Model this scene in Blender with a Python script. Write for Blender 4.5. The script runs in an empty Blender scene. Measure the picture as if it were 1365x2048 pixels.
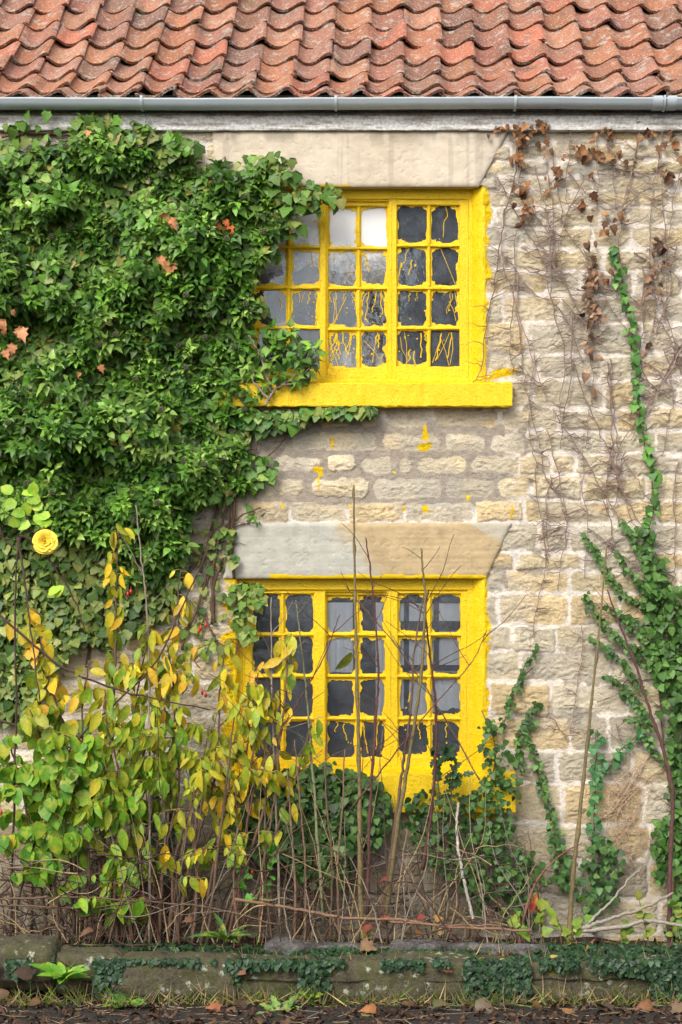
import bpy, math, random
import numpy as np
from math import radians, pi, sin, cos

SC = bpy.context.scene
COL = SC.collection
RS = np.random.RandomState(7)
random.seed(7)

# ------------------------------------------------------------------ camera
EYE = 2.22          # eye height over the lane
DIST = 11.0         # camera to wall face (wall face is the plane y = 0)
PPM = 320.0         # photo pixels per metre on the wall face
cam_d = bpy.data.cameras.new('camera')
cam = bpy.data.objects.new('camera', cam_d)
COL.objects.link(cam)
cam.location = (0, -DIST, EYE)
cam.rotation_euler = (pi / 2, 0, 0)
cam_d.sensor_fit = 'VERTICAL'
cam_d.sensor_height = 36.0
cam_d.sensor_width = 24.0
cam_d.lens = 36.0 * DIST / (2048 / PPM)
cam_d.shift_y = (1215 - 1024) / 2048.0
cam_d.clip_end = 2000
SC.camera = cam

# ------------------------------------------------------------------ light
SUN_EL, SUN_AZ = radians(42), radians(-28)     # high, a little from the left, behind the viewer
w = bpy.data.worlds.new('World')
SC.world = w
w.use_nodes = True
nt = w.node_tree
bg = nt.nodes['Background']
sky = nt.nodes.new('ShaderNodeTexSky')
sky.sky_type = 'NISHITA'
sky.sun_disc = False
sky.sun_elevation = SUN_EL
sky.sun_rotation = radians(180 + 28)
sky.air_density = 1.0
sky.dust_density = 3.0
hs = nt.nodes.new('ShaderNodeHueSaturation')
hs.inputs['Saturation'].default_value = 0.38     # overcast: grey-white sky
nt.links.new(sky.outputs[0], hs.inputs['Color'])
nt.links.new(hs.outputs[0], bg.inputs['Color'])
bg.inputs['Strength'].default_value = 0.15
sd = bpy.data.lights.new('sun', 'SUN')
sd.energy = 1.1
sd.angle = radians(22)
sd.color = (1.0, 0.95, 0.87)
so = bpy.data.objects.new('sun', sd)
COL.objects.link(so)
so.location = (-4, -10, 12)
so.rotation_euler = (pi / 2 - SUN_EL, 0, SUN_AZ)

SC.view_settings.view_transform = 'Standard'
SC.view_settings.look = 'None'
SC.view_settings.exposure = 0.95
SC.view_settings.gamma = 1
SC.view_settings.use_curve_mapping = False
SC.cycles.max_bounces = 6
SC.cycles.transparent_max_bounces = 8
SC.cycles.caustics_reflective = False
SC.cycles.caustics_refractive = False


# ------------------------------------------------------------------ helpers
def W(px, py, y=0.0):
    """world point at depth y that stands at photo pixel (px, py)"""
    f = (DIST + y) / DIST
    return np.array([(px - 682.5) / PPM * f, y, (1215 - py) / PPM * f + EYE])


def ground_z(y):
    return 0.14 + 0.0 * y


def hash2(ix, iy, seed):
    h = (ix.astype(np.int64) * 374761393 + iy.astype(np.int64) * 668265263 + seed * 974634777) & 0xffffffff
    h = ((h ^ (h >> 13)) * 1274126177) & 0xffffffff
    h = h ^ (h >> 16)
    return (h & 0xffffff) / float(0xffffff)


def vnoise(x, y, seed=0):
    x = np.asarray(x, float); y = np.asarray(y, float)
    xi = np.floor(x); yi = np.floor(y)
    fx = x - xi; fy = y - yi
    fx = fx * fx * fx * (fx * (fx * 6 - 15) + 10); fy = fy * fy * fy * (fy * (fy * 6 - 15) + 10)
    a = hash2(xi, yi, seed); b = hash2(xi + 1, yi, seed)
    c = hash2(xi, yi + 1, seed); d = hash2(xi + 1, yi + 1, seed)
    return (a * (1 - fx) + b * fx) * (1 - fy) + (c * (1 - fx) + d * fx) * fy


def fbm(x, y, seed=0, oct=4, gain=0.5):
    s = 0; a = 1; t = 0
    for o in range(oct):
        s = s + a * vnoise(x * 2 ** o, y * 2 ** o, seed + o * 17); t += a; a *= gain
    return s / t


def sstep(a, b, x):
    t = np.clip((x - a) / (b - a), 0, 1)
    return t * t * (3 - 2 * t)


def in_poly(px, py, poly):
    px = np.asarray(px, float); py = np.asarray(py, float)
    r = np.zeros(px.shape, bool)
    n = len(poly); j = n - 1
    for i in range(n):
        xi, yi = poly[i]; xj, yj = poly[j]
        c = ((yi > py) != (yj > py)) & (px < (xj - xi) * (py - yi) / (yj - yi + 1e-9) + xi)
        r ^= c; j = i
    return r


def sample_poly(poly, n, rs):
    P = np.array(poly, float)
    lo, hi = P.min(0), P.max(0)
    out = []; tot = 0
    while tot < n:
        q = lo + (hi - lo) * rs.rand(n * 3, 2)
        q = q[in_poly(q[:, 0], q[:, 1], poly)]
        out.append(q); tot += len(q)
    return np.concatenate(out)[:n]


def nrmz(v):
    return v / (np.linalg.norm(v, axis=-1, keepdims=True) + 1e-12)


def lin(r, g, b):
    f = lambda c: ((c / 255 + 0.055) / 1.055) ** 2.4 if c > 10 else c / 255 / 12.92
    return np.array([f(r), f(g), f(b)])


def pick(pal, n, rs, jit=0.12):
    pal = np.array(pal, float)
    i = rs.randint(0, len(pal), n); j = rs.randint(0, len(pal), n)
    t = rs.rand(n, 1) * 0.6
    c = pal[i] * (1 - t) + pal[j] * t
    return np.clip(c * (1 + jit * rs.randn(n, 1)), 0.003, 1)


class MB:
    """collects shapes and links them as ONE mesh object"""
    def __init__(s):
        s.v = []; s.f = []; s.c = []; s.n = 0

    def add(s, v, faces, col=(0.5, 0.5, 0.5)):
        v = np.asarray(v, float).reshape(-1, 3)
        col = np.asarray(col, float)
        if col.ndim == 1: col = np.tile(col, (len(v), 1))
        if not isinstance(faces, list): faces = [faces]
        for f in faces:
            f = np.asarray(f, np.int64)
            if len(f): s.f.append(f + s.n)
        s.v.append(v); s.c.append(col); s.n += len(v)

    def tube(s, pts, r0, r1=None, sides=5, col=(0.2, 0.15, 0.1), cap=True):
        pts = np.asarray(pts, float); n = len(pts)
        if r1 is None: r1 = r0
        r = np.linspace(r0, r1, n) if np.isscalar(r0) else np.asarray(r0)
        t = nrmz(np.gradient(pts, axis=0))
        ref = np.array([0.31, -0.9, 0.3]) if abs(t[:, 1]).mean() < 0.8 else np.array([0, 0, 1.0])
        a = nrmz(np.cross(t, ref)); b = np.cross(t, a)
        th = np.arange(sides) * 2 * pi / sides
        ring = pts[:, None] + r[:, None, None] * (a[:, None] * np.cos(th)[None, :, None] + b[:, None] * np.sin(th)[None, :, None])
        i = np.arange(n - 1)[:, None] * sides; k = np.arange(sides)[None]; k2 = (k + 1) % sides
        q = np.stack([i + k, i + k2, i + sides + k2, i + sides + k], -1).reshape(-1, 4)
        fs = [q]
        if cap and sides >= 3:
            fs += [np.arange(sides)[::-1][None], (np.arange(sides) + (n - 1) * sides)[None]]
        c = np.asarray(col, float)
        if c.ndim == 2: c = np.repeat(c, sides, 0)
        s.add(ring.reshape(-1, 3), fs, c)

    def box(s, lo, hi, col=(0.5, 0.5, 0.5), c=0.0):
        """box with chamfered edges"""
        lo = np.asarray(lo, float); hi = np.asarray(hi, float)
        if c <= 0:
            v = np.array([[x, y, z] for x in (lo[0], hi[0]) for y in (lo[1], hi[1]) for z in (lo[2], hi[2])])
            s.add(v, np.array([[0, 1, 3, 2], [4, 6, 7, 5], [0, 4, 5, 1], [2, 3, 7, 6], [0, 2, 6, 4], [1, 5, 7, 3]]), col)
            return
        m = (lo + hi) / 2; h = (hi - lo) / 2
        V = []; idx = {}
        for sx in (-1, 1):
            for sy in (-1, 1):
                for sz in (-1, 1):
                    sg = np.array([sx, sy, sz])
                    for ax in range(3):
                        p = m + sg * (h - c); p[ax] = m[ax] + sg[ax] * h[ax]
                        idx[(sx, sy, sz, ax)] = len(V); V.append(p)
        Q = []; T = []
        for ax in range(3):
            u, w_ = [a for a in range(3) if a != ax]
            for sg in (-1, 1):
                f = []
                for a, b in ((-1, -1), (1, -1), (1, 1), (-1, 1)):
                    k = [0, 0, 0]; k[ax] = sg; k[u] = a; k[w_] = b
                    f.append(idx[(k[0], k[1], k[2], ax)])
                Q.append(f)
        for ax in range(3):
            u, w_ = [a for a in range(3) if a != ax]
            for a in (-1, 1):
                for b in (-1, 1):
                    k1 = [0, 0, 0]; k1[u] = a; k1[w_] = b
                    k2 = list(k1); k1[ax] = -1; k2[ax] = 1
                    Q.append([idx[(*k1, u)], idx[(*k2, u)], idx[(*k2, w_)], idx[(*k1, w_)]])
        for sx in (-1, 1):
            for sy in (-1, 1):
                for sz in (-1, 1):
                    T.append([idx[(sx, sy, sz, a)] for a in range(3)])
        s.add(np.array(V), [np.array(Q), np.array(T)], col)

    def bar(s, p0, p1, wdt, dep, col, n=8, jit=0.0012, ch=0.004, rs=RS):
        """timber lying in the wall plane from p0 to p1, wdt across, dep deep (towards +y from the points), edges chamfered, slightly uneven"""
        p0 = np.asarray(p0, float); p1 = np.asarray(p1, float)
        t = (p1 - p0) / np.linalg.norm(p1 - p0)
        a = np.array([-t[2], 0, t[0]])
        u = wdt / 2; c = min(ch, u * 0.5)
        prof = [(-u, c), (-u + c, 0), (u - c, 0), (u, c), (u, dep), (-u, dep)]
        V = []
        for i in range(n + 1):
            base = p0 + (p1 - p0) * i / n
            for (x, y) in prof:
                V.append(base + a * (x + jit * rs.randn()) + np.array([0, y + 0.6 * jit * rs.randn(), 0]))
        m = len(prof)
        Q = [[i * m + k, i * m + (k + 1) % m, (i + 1) * m + (k + 1) % m, (i + 1) * m + k] for i in range(n) for k in range(m)]
        s.add(V, [np.array(Q), np.array([list(range(m))[::-1]]), np.array([[n * m + k for k in range(m)]])], col)

    def prism(s, poly, y0, y1, col):
        """polygon of (x, z) extruded from y0 (front) to y1"""
        n = len(poly)
        V = [[x, y0, z] for x, z in poly] + [[x, y1, z] for x, z in poly]
        Q = [[i, (i + 1) % n, n + (i + 1) % n, n + i] for i in range(n)]
        s.add(V, [np.array(Q), np.array([list(range(n))]), np.array([list(range(n, 2 * n))[::-1]])], col)

    def leaves(s, tpl, pos, tip, nrm, size, col, wid=1.0):
        tv, tf = tpl[0], tpl[1]
        pos = np.asarray(pos, float); N = len(pos)
        if N == 0: return
        t = nrmz(np.asarray(tip, float))
        nr = np.asarray(nrm, float)
        nr = nrmz(nr - (nr * t).sum(1, keepdims=True) * t)
        sd_ = np.cross(t, nr)
        size = np.broadcast_to(np.asarray(size, float), (N,))
        wid = np.broadcast_to(np.asarray(wid, float), (N,))
        P = pos[:, None] + size[:, None, None] * (tv[None, :, 0:1] * wid[:, None, None] * sd_[:, None] + tv[None, :, 1:2] * t[:, None] + tv[None, :, 2:3] * nr[:, None])
        K = len(tv)
        off = (np.arange(N) * K)[:, None, None]
        faces = [(f[None] + off).reshape(-1, f.shape[1]) for f in tf]
        c = np.asarray(col, float)
        if c.ndim == 1: c = np.tile(c, (N, 1))
        shade = tpl[2][None, :, None] if len(tpl) > 2 else 1.0
        cc = (np.repeat(c[:, None], K, 1) * shade).reshape(-1, 3)
        s.add(P.reshape(-1, 3), faces, cc)

    def build(s, name, mat, parent=None, smooth=True):
        me = bpy.data.meshes.new(name)
        if s.n:
            V = np.concatenate(s.v).astype(np.float32)
            C = np.concatenate(s.c)
            me.vertices.add(len(V)); me.vertices.foreach_set('co', V.ravel())
            li = np.concatenate([f.ravel() for f in s.f]).astype(np.int32)
            sz = np.concatenate([np.full(len(f), f.shape[1], np.int32) for f in s.f])
            st = np.concatenate([[0], np.cumsum(sz)[:-1]]).astype(np.int32)
            me.loops.add(len(li)); me.loops.foreach_set('vertex_index', li)
            me.polygons.add(len(sz)); me.polygons.foreach_set('loop_start', st)
            me.polygons.foreach_set('use_smooth', np.full(len(sz), smooth, bool))
            at = me.attributes.new('tint', 'FLOAT_COLOR', 'POINT')
            at.data.foreach_set('color', np.concatenate([C, np.ones((len(C), 1))], 1).astype(np.float32).ravel())
            me.update(calc_edges=True)
            me.validate()
        me.materials.append(mat)
        o = bpy.data.objects.new(name, me)
        COL.objects.link(o)
        if parent is not None:
            o.parent = parent
            o.matrix_parent_inverse.identity()
            if any(abs(v) > 0 for v in parent.location):
                o.location = -parent.location
                gp = parent.parent
                while gp is not None:
                    o.location = o.location - gp.location
                    gp = gp.parent
        return o


def tag(o, label=None, cat=None, group=None, kind=None):
    if label: o['label'] = label
    if cat: o['category'] = cat
    if group: o['group'] = group
    if kind: o['kind'] = kind
    return o


def empty(name, loc=(0, 0, 0)):
    o = bpy.data.objects.new(name, None)
    o.empty_display_size = 0.1
    o.location = tuple(float(v) for v in loc)
    COL.objects.link(o)
    return o


def spline(pts, n=6, jit=0.0, rs=RS):
    P = np.asarray(pts, float)
    if len(P) == 2: P = np.array([P[0], (P[0] + P[1]) / 2, P[1]])
    Q = np.concatenate([[2 * P[0] - P[1]], P, [2 * P[-1] - P[-2]]])
    out = []
    for i in range(1, len(Q) - 2):
        t = np.linspace(0, 1, n, endpoint=False)[:, None]
        a, b, c, d = Q[i - 1], Q[i], Q[i + 1], Q[i + 2]
        out.append(0.5 * (2 * b + (c - a) * t + (2 * a - 5 * b + 4 * c - d) * t ** 2 + (3 * b - a - 3 * c + d) * t ** 3))
    out.append(P[-1:])
    R = np.concatenate(out)
    if jit: R[1:-1] += jit * rs.randn(len(R) - 2, 3)
    return R


# ------------------------------------------------------------------ materials
def newmat(name):
    m = bpy.data.materials.new(name); m.use_nodes = True
    n = m.node_tree
    return m, n, n.nodes['Principled BSDF'], n.links


def N_(n, t, **kw):
    x = n.nodes.new(t)
    for k, v in kw.items(): setattr(x, k, v)
    return x


def noise_node(n, scale, detail=4, rough=0.6, coord=None, links=None):
    x = N_(n, 'ShaderNodeTexNoise')
    x.inputs['Scale'].default_value = scale; x.inputs['Detail'].default_value = detail; x.inputs['Roughness'].default_value = rough
    if coord is None:
        coord = N_(n, 'ShaderNodeTexCoord').outputs['Object']
    n.links.new(coord, x.inputs['Vector'])
    return x


def mixc(n, a, b, fac, mode='MIX'):
    x = N_(n, 'ShaderNodeMix', data_type='RGBA', blend_type=mode)
    for sock, val in ((x.inputs[6], a), (x.inputs[7], b), (x.inputs[0], fac)):
        if hasattr(val, 'is_linked') or isinstance(val, bpy.types.NodeSocket): n.links.new(val, sock)
        elif np.isscalar(val): sock.default_value = val
        else: sock.default_value = (*[float(q) for q in val[:3]], 1)
    return x.outputs[2]


def ramp(n, fac, stops):
    x = N_(n, 'ShaderNodeValToRGB')
    while len(x.color_ramp.elements) < len(stops): x.color_ramp.elements.new(0.5)
    for e, (p, c) in zip(x.color_ramp.elements, stops):
        e.position = p; e.color = (c, c, c, 1) if np.isscalar(c) else (*[float(q) for q in c[:3]], 1)
    n.links.new(fac, x.inputs[0])
    return x.outputs[0]


def bump(n, bsdf, height, strength=0.3, dist=0.01):
    b = N_(n, 'ShaderNodeBump')
    b.inputs['Strength'].default_value = strength; b.inputs['Distance'].default_value = dist
    n.links.new(height, b.inputs['Height']); n.links.new(b.outputs[0], bsdf.inputs['Normal'])


def tint_node(n):
    a = N_(n, 'ShaderNodeAttribute'); a.attribute_name = 'tint'
    return a.outputs['Color']


def mat_tinted(name, rough=0.8, nscale=40, namt=0.35, bstr=0.3, bdist=0.004, spec=0.3):
    m, n, b, L = newmat(name)
    nz = noise_node(n, nscale, 5)
    v = ramp(n, nz.outputs[0], [(0.25, 1 - namt), (0.75, 1 + namt * 0.6)])
    L.new(mixc(n, tint_node(n), v, 1.0, 'MULTIPLY'), b.inputs['Base Color'])
    b.inputs['Roughness'].default_value = rough; b.inputs['Specular IOR Level'].default_value = spec
    bump(n, b, nz.outputs[0], bstr, bdist)
    return m


def mat_leaf(name, rough=0.42, trans=0.28, spec=0.4, blotch=None):
    m, n, b, L = newmat(name)
    nz = noise_node(n, 45, 3)
    v = ramp(n, nz.outputs[0], [(0.3, 0.78), (0.7, 1.18)])
    c = mixc(n, tint_node(n), v, 1.0, 'MULTIPLY')
    if blotch is not None:
        n2 = noise_node(n, 22, 5, 0.65)
        c = mixc(n, c, blotch[0], ramp(n, n2.outputs[0], [(0.48, 0.0), (0.66, blotch[2])]))
        n3 = noise_node(n, 70, 4, 0.7)
        c = mixc(n, c, blotch[1], ramp(n, n3.outputs[0], [(0.64, 0.0), (0.72, 0.8)]))
    L.new(c, b.inputs['Base Color'])
    b.inputs['Roughness'].default_value = rough; b.inputs['Specular IOR Level'].default_value = spec
    tr = N_(n, 'ShaderNodeBsdfTranslucent')
    L.new(mixc(n, c, (1.1, 1.15, 0.5), 1.0, 'MULTIPLY'), tr.inputs['Color'])
    mx = N_(n, 'ShaderNodeMixShader'); mx.inputs[0].default_value = trans
    L.new(b.outputs[0], mx.inputs[1]); L.new(tr.outputs[0], mx.inputs[2])
    L.new(mx.outputs[0], n.nodes['Material Output'].inputs['Surface'])
    return m


M = {}
# wall: colour of every stone and mortar joint sits in the mesh; fine grain on top
m, n, b, L = newmat('rubble_stone')
co = N_(n, 'ShaderNodeTexCoord').outputs['Object']
mp = N_(n, 'ShaderNodeMapping'); mp.inputs['Scale'].default_value = (1, 1, 1.9); L.new(co, mp.inputs['Vector'])
n1 = noise_node(n, 26, 8, 0.65, mp.outputs[0]); n2 = noise_node(n, 130, 4, 0.7, co); n3 = noise_node(n, 5, 4, 0.6, co)
c = mixc(n, tint_node(n), ramp(n, n1.outputs[0], [(0.28, 0.72), (0.48, 1.0), (0.72, 1.14)]), 1.0, 'MULTIPLY')
c = mixc(n, c, ramp(n, n2.outputs[0], [(0.3, 0.78), (0.7, 1.16)]), 1.0, 'MULTIPLY')
c = mixc(n, c, ramp(n, n3.outputs[0], [(0.35, (0.9, 0.9, 0.92)), (0.65, (1.06, 1.03, 0.98))]), 1.0, 'MULTIPLY')
L.new(c, b.inputs['Base Color']); b.inputs['Roughness'].default_value = 0.95; b.inputs['Specular IOR Level'].default_value = 0.15
ad = N_(n, 'ShaderNodeMath', operation='ADD'); L.new(n1.outputs[0], ad.inputs[0]); L.new(n2.outputs[0], ad.inputs[1])
bump(n, b, ad.outputs[0], 0.8, 0.014)
M['wall'] = m

# dressed lintel stone, tint from mesh
M['lintel'] = mat_tinted('dressed_sandstone', 0.9, 14, 0.14, 0.25, 0.004, 0.15)
nn = M['lintel'].node_tree
M['bark'] = mat_tinted('bark', 0.85, 60, 0.45, 0.5, 0.004)
M['deadleaf'] = mat_leaf('dead_leaf', 0.75, 0.06, 0.15, (lin(88, 60, 44), lin(60, 42, 34), 0.5))
M['leaf'] = mat_leaf('fresh_leaf', 0.48, 0.25, 0.3, (lin(206, 184, 50), lin(120, 84, 40), 0.45))
M['ivy'] = mat_leaf('ivy_leaf', 0.45, 0.18, 0.32)
M['petal'] = mat_leaf('rose_petal', 0.5, 0.12, 0.2)
M['plain'] = mat_tinted('matt_surface', 0.8, 30, 0.2, 0.2)
M['hip'] = mat_tinted('glossy_berry', 0.3, 30, 0.2, 0.0, 0.001, 0.5)

# yellow gloss paint, brushed by hand over old timber
m, n, b, L = newmat('yellow_paint')
co = N_(n, 'ShaderNodeTexCoord').outputs['Object']
n1 = noise_node(n, 9, 6, 0.7, co); n2 = noise_node(n, 70, 4, 0.6, co)
mp = N_(n, 'ShaderNodeMapping'); mp.inputs['Scale'].default_value = (1, 1, 6); L.new(co, mp.inputs['Vector'])
n4 = noise_node(n, 22, 5, 0.75, mp.outputs[0])
c = mixc(n, (0.72, 0.46, 0.003), (0.83, 0.585, 0.004), n1.outputs[0])
c = mixc(n, c, (0.46, 0.27, 0.01), ramp(n, n2.outputs[0], [(0.54, 0.0), (0.74, 0.6)]))
c = mixc(n, c, (0.16, 0.095, 0.02), ramp(n, n4.outputs[0], [(0.59, 0.0), (0.68, 0.8)]))
L.new(c, b.inputs['Base Color']); b.inputs['Roughness'].default_value = 0.5
b.inputs['Specular IOR Level'].default_value = 0.35
ad = N_(n, 'ShaderNodeMath', operation='ADD'); L.new(n1.outputs[0], ad.inputs[0]); L.new(n2.outputs[0], ad.inputs[1])
bump(n, b, ad.outputs[0], 0.7, 0.007)
M['yellow'] = m
m, n, b, L = newmat('yellow_drips')
n1 = noise_node(n, 25, 4)
L.new(mixc(n, (0.80, 0.51, 0.005), (0.88, 0.62, 0.015), n1.outputs[0]), b.inputs['Base Color'])
b.inputs['Roughness'].default_value = 0.35
bump(n, b, n1.outputs[0], 0.3, 0.004)
M['drip'] = m

# old crown glass: clear, reflecting, dusty and mottled
def mat_glass(name, dust_lo, dust_hi, amt, ior=1.45, wash=False, tone=(0.86, 0.9, 0.92)):
    m, n, b, L = newmat(name)
    co = N_(n, 'ShaderNodeTexCoord').outputs['Object']
    wv = noise_node(n, 9, 3, 0.5, co)
    bp = N_(n, 'ShaderNodeBump'); bp.inputs['Strength'].default_value = 0.16; bp.inputs['Distance'].default_value = 0.012
    L.new(wv.outputs[0], bp.inputs['Height'])
    tr = N_(n, 'ShaderNodeBsdfTransparent'); tr.inputs['Color'].default_value = (*tone, 1)
    gl = N_(n, 'ShaderNodeBsdfGlossy'); gl.inputs['Roughness'].default_value = 0.03; gl.inputs['Color'].default_value = (0.84, 0.92, 1.0, 1)
    L.new(bp.outputs[0], gl.inputs['Normal'])
    fr = N_(n, 'ShaderNodeFresnel'); fr.inputs['IOR'].default_value = ior
    mx = N_(n, 'ShaderNodeMixShader'); L.new(fr.outputs[0], mx.inputs[0]); L.new(tr.outputs[0], mx.inputs[1]); L.new(gl.outputs[0], mx.inputs[2])
    d1 = noise_node(n, 9, 6, 0.7, co); d2 = noise_node(n, 160, 3, 0.8, co)
    dm = N_(n, 'ShaderNodeMath', operation='MULTIPLY'); L.new(ramp(n, d1.outputs[0], [(dust_lo - 0.15, 0.30), (dust_hi, 1.0)]), dm.inputs[0])
    L.new(ramp(n, d2.outputs[0], [(0.35, 0.25), (0.65, 1.0)]), dm.inputs[1])
    d3 = N_(n, 'ShaderNodeMath', operation='MULTIPLY'); L.new(dm.outputs[0], d3.inputs[0]); d3.inputs[1].default_value = amt
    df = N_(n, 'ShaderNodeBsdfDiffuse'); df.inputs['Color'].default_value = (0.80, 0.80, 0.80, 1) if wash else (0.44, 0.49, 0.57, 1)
    if wash:      # white sky reflection painted in, strong on upper panes, dusty speckles below
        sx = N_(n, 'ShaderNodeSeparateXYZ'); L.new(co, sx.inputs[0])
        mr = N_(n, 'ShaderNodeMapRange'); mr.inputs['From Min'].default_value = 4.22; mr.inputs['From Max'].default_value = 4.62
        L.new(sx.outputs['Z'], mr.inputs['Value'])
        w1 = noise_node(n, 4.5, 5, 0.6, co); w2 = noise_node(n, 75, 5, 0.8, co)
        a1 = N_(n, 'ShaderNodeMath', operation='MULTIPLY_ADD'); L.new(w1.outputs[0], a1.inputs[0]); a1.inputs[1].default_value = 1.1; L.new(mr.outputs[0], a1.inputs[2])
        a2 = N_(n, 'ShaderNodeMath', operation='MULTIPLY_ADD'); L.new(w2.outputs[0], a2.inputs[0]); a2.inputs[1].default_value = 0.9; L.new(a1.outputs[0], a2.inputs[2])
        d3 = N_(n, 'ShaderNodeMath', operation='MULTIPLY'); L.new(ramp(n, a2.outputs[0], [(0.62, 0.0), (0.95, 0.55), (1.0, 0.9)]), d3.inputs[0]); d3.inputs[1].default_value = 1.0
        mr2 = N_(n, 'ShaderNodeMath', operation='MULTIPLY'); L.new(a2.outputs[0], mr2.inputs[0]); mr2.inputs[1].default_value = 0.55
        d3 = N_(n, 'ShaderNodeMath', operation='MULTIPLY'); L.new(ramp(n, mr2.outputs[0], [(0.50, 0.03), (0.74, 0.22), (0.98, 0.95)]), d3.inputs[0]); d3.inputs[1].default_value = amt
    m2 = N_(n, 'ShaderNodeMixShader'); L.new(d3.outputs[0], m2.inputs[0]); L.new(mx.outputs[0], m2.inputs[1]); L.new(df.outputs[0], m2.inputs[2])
    L.new(m2.outputs[0], n.nodes['Material Output'].inputs['Surface'])
    return m
M['glass'] = mat_glass('dusty_glass', 0.46, 0.76, 0.32, 1.75)
M['glass_clear'] = mat_glass('clear_old_glass', 0.46, 0.76, 0.26, 1.6, False, (0.97, 0.985, 1.0))
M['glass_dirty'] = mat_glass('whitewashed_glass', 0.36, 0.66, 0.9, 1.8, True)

# clay pantiles, every tile its own shade (random per island)
m, n, b, L = newmat('clay_pantile')
co = N_(n, 'ShaderNodeTexCoord').outputs['Object']
n1 = noise_node(n, 7, 6, 0.65, co); n2 = noise_node(n, 75, 4, 0.75, co); n3 = noise_node(n, 14, 5, 0.7, co)
c = tint_node(n)
c = mixc(n, c, (0.105, 0.068, 0.06), ramp(n, n1.outputs[0], [(0.50, 0.0), (0.66, 0.65)]))
c = mixc(n, c, (0.46, 0.39, 0.32), ramp(n, n3.outputs[0], [(0.54, 0.0), (0.64, 0.7)]))
n6 = noise_node(n, 2.2, 6, 0.7, co)
c = mixc(n, c, (0.085, 0.08, 0.04), ramp(n, n6.outputs[0], [(0.58, 0.0), (0.70, 0.7)]))
c = mixc(n, c, (0.56, 0.50, 0.43), ramp(n, n2.outputs[0], [(0.57, 0.0), (0.66, 0.8)]))
c = mixc(n, c, ramp(n, n2.outputs[0], [(0.25, 0.6), (0.6, 1.08)]), 1.0, 'MULTIPLY')
L.new(c, b.inputs['Base Color']); b.inputs['Roughness'].default_value = 0.85; b.inputs['Specular IOR Level'].default_value = 0.25
ad = N_(n, 'ShaderNodeMath', operation='ADD'); L.new(n1.outputs[0], ad.inputs[0]); L.new(n2.outputs[0], ad.inputs[1])
bump(n, b, ad.outputs[0], 0.4, 0.006)
M['tile'] = m

# gutter plastic
m, n, b, L = newmat('grey_gutter_plastic')
n1 = noise_node(n, 6, 6, 0.7)
L.new(mixc(n, (0.36, 0.41, 0.44), (0.50, 0.55, 0.57), n1.outputs[0]), b.inputs['Base Color'])
b.inputs['Roughness'].default_value = 0.5
M['gutter'] = m
# fascia: flaking white paint over grey wood
m, n, b, L = newmat('flaking_white_paint')
co = N_(n, 'ShaderNodeTexCoord').outputs['Object']
mp = N_(n, 'ShaderNodeMapping'); mp.inputs['Scale'].default_value = (1.6, 1, 9); L.new(co, mp.inputs['Vector'])
n1 = noise_node(n, 3.2, 9, 0.72, mp.outputs[0]); n2 = noise_node(n, 50, 4, 0.6, co)
c = mixc(n, (0.76, 0.745, 0.70), (0.34, 0.285, 0.23), ramp(n, n1.outputs[0], [(0.50, 0.0), (0.58, 0.8)]))
c = mixc(n, c, ramp(n, n2.outputs[0], [(0.3, 0.6), (0.62, 1.06)]), 1.0, 'MULTIPLY')
L.new(c, b.inputs['Base Color']); b.inputs['Roughness'].default_value = 0.7
bump(n, b, n1.outputs[0], 0.5, 0.006)
M['fascia'] = m

# kerb stone with lichen
m, n, b, L = newmat('lichened_stone')
co = N_(n, 'ShaderNodeTexCoord').outputs['Object']
n1 = noise_node(n, 8, 7, 0.65, co); n2 = noise_node(n, 60, 5, 0.7, co); n3 = noise_node(n, 3.5, 4, 0.6, co)
c = mixc(n, (0.045, 0.04, 0.028), (0.21, 0.18, 0.12), ramp(n, n1.outputs[0], [(0.3, 0.0), (0.7, 1.0)]))
c = mixc(n, c, ramp(n, n2.outputs[0], [(0.3, 0.55), (0.7, 1.25)]), 1.0, 'MULTIPLY')
c = mixc(n, c, (0.055, 0.058, 0.020), ramp(n, n1.outputs[0], [(0.42, 0.0), (0.62, 0.85)]))
vo = N_(n, 'ShaderNodeTexVoronoi'); vo.inputs['Scale'].default_value = 19; 
wp = mixc(n, co, n2.outputs['Color'], 0.07); L.new(wp, vo.inputs['Vector'])
spot = ramp(n, vo.outputs['Distance'], [(0.20, 1.0), (0.34, 0.0)])
gate = ramp(n, n3.outputs[0], [(0.50, 0.0), (0.60, 0.8)])
mm = N_(n, 'ShaderNodeMath', operation='MULTIPLY'); L.new(spot, mm.inputs[0]); L.new(gate, mm.inputs[1])
c = mixc(n, c, (0.42, 0.45, 0.36), mm.outputs[0])
n5 = noise_node(n, 11, 3, 0.5, co)
c = mixc(n, c, (0.26, 0.21, 0.03), ramp(n, n5.outputs[0], [(0.66, 0.0), (0.72, 0.7)]))
L.new(c, b.inputs['Base Color']); b.inputs['Roughness'].default_value = 0.95; b.inputs['Specular IOR Level'].default_value = 0.1
bump(n, b, n2.outputs[0], 0.9, 0.016)
M['kerb'] = m

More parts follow.
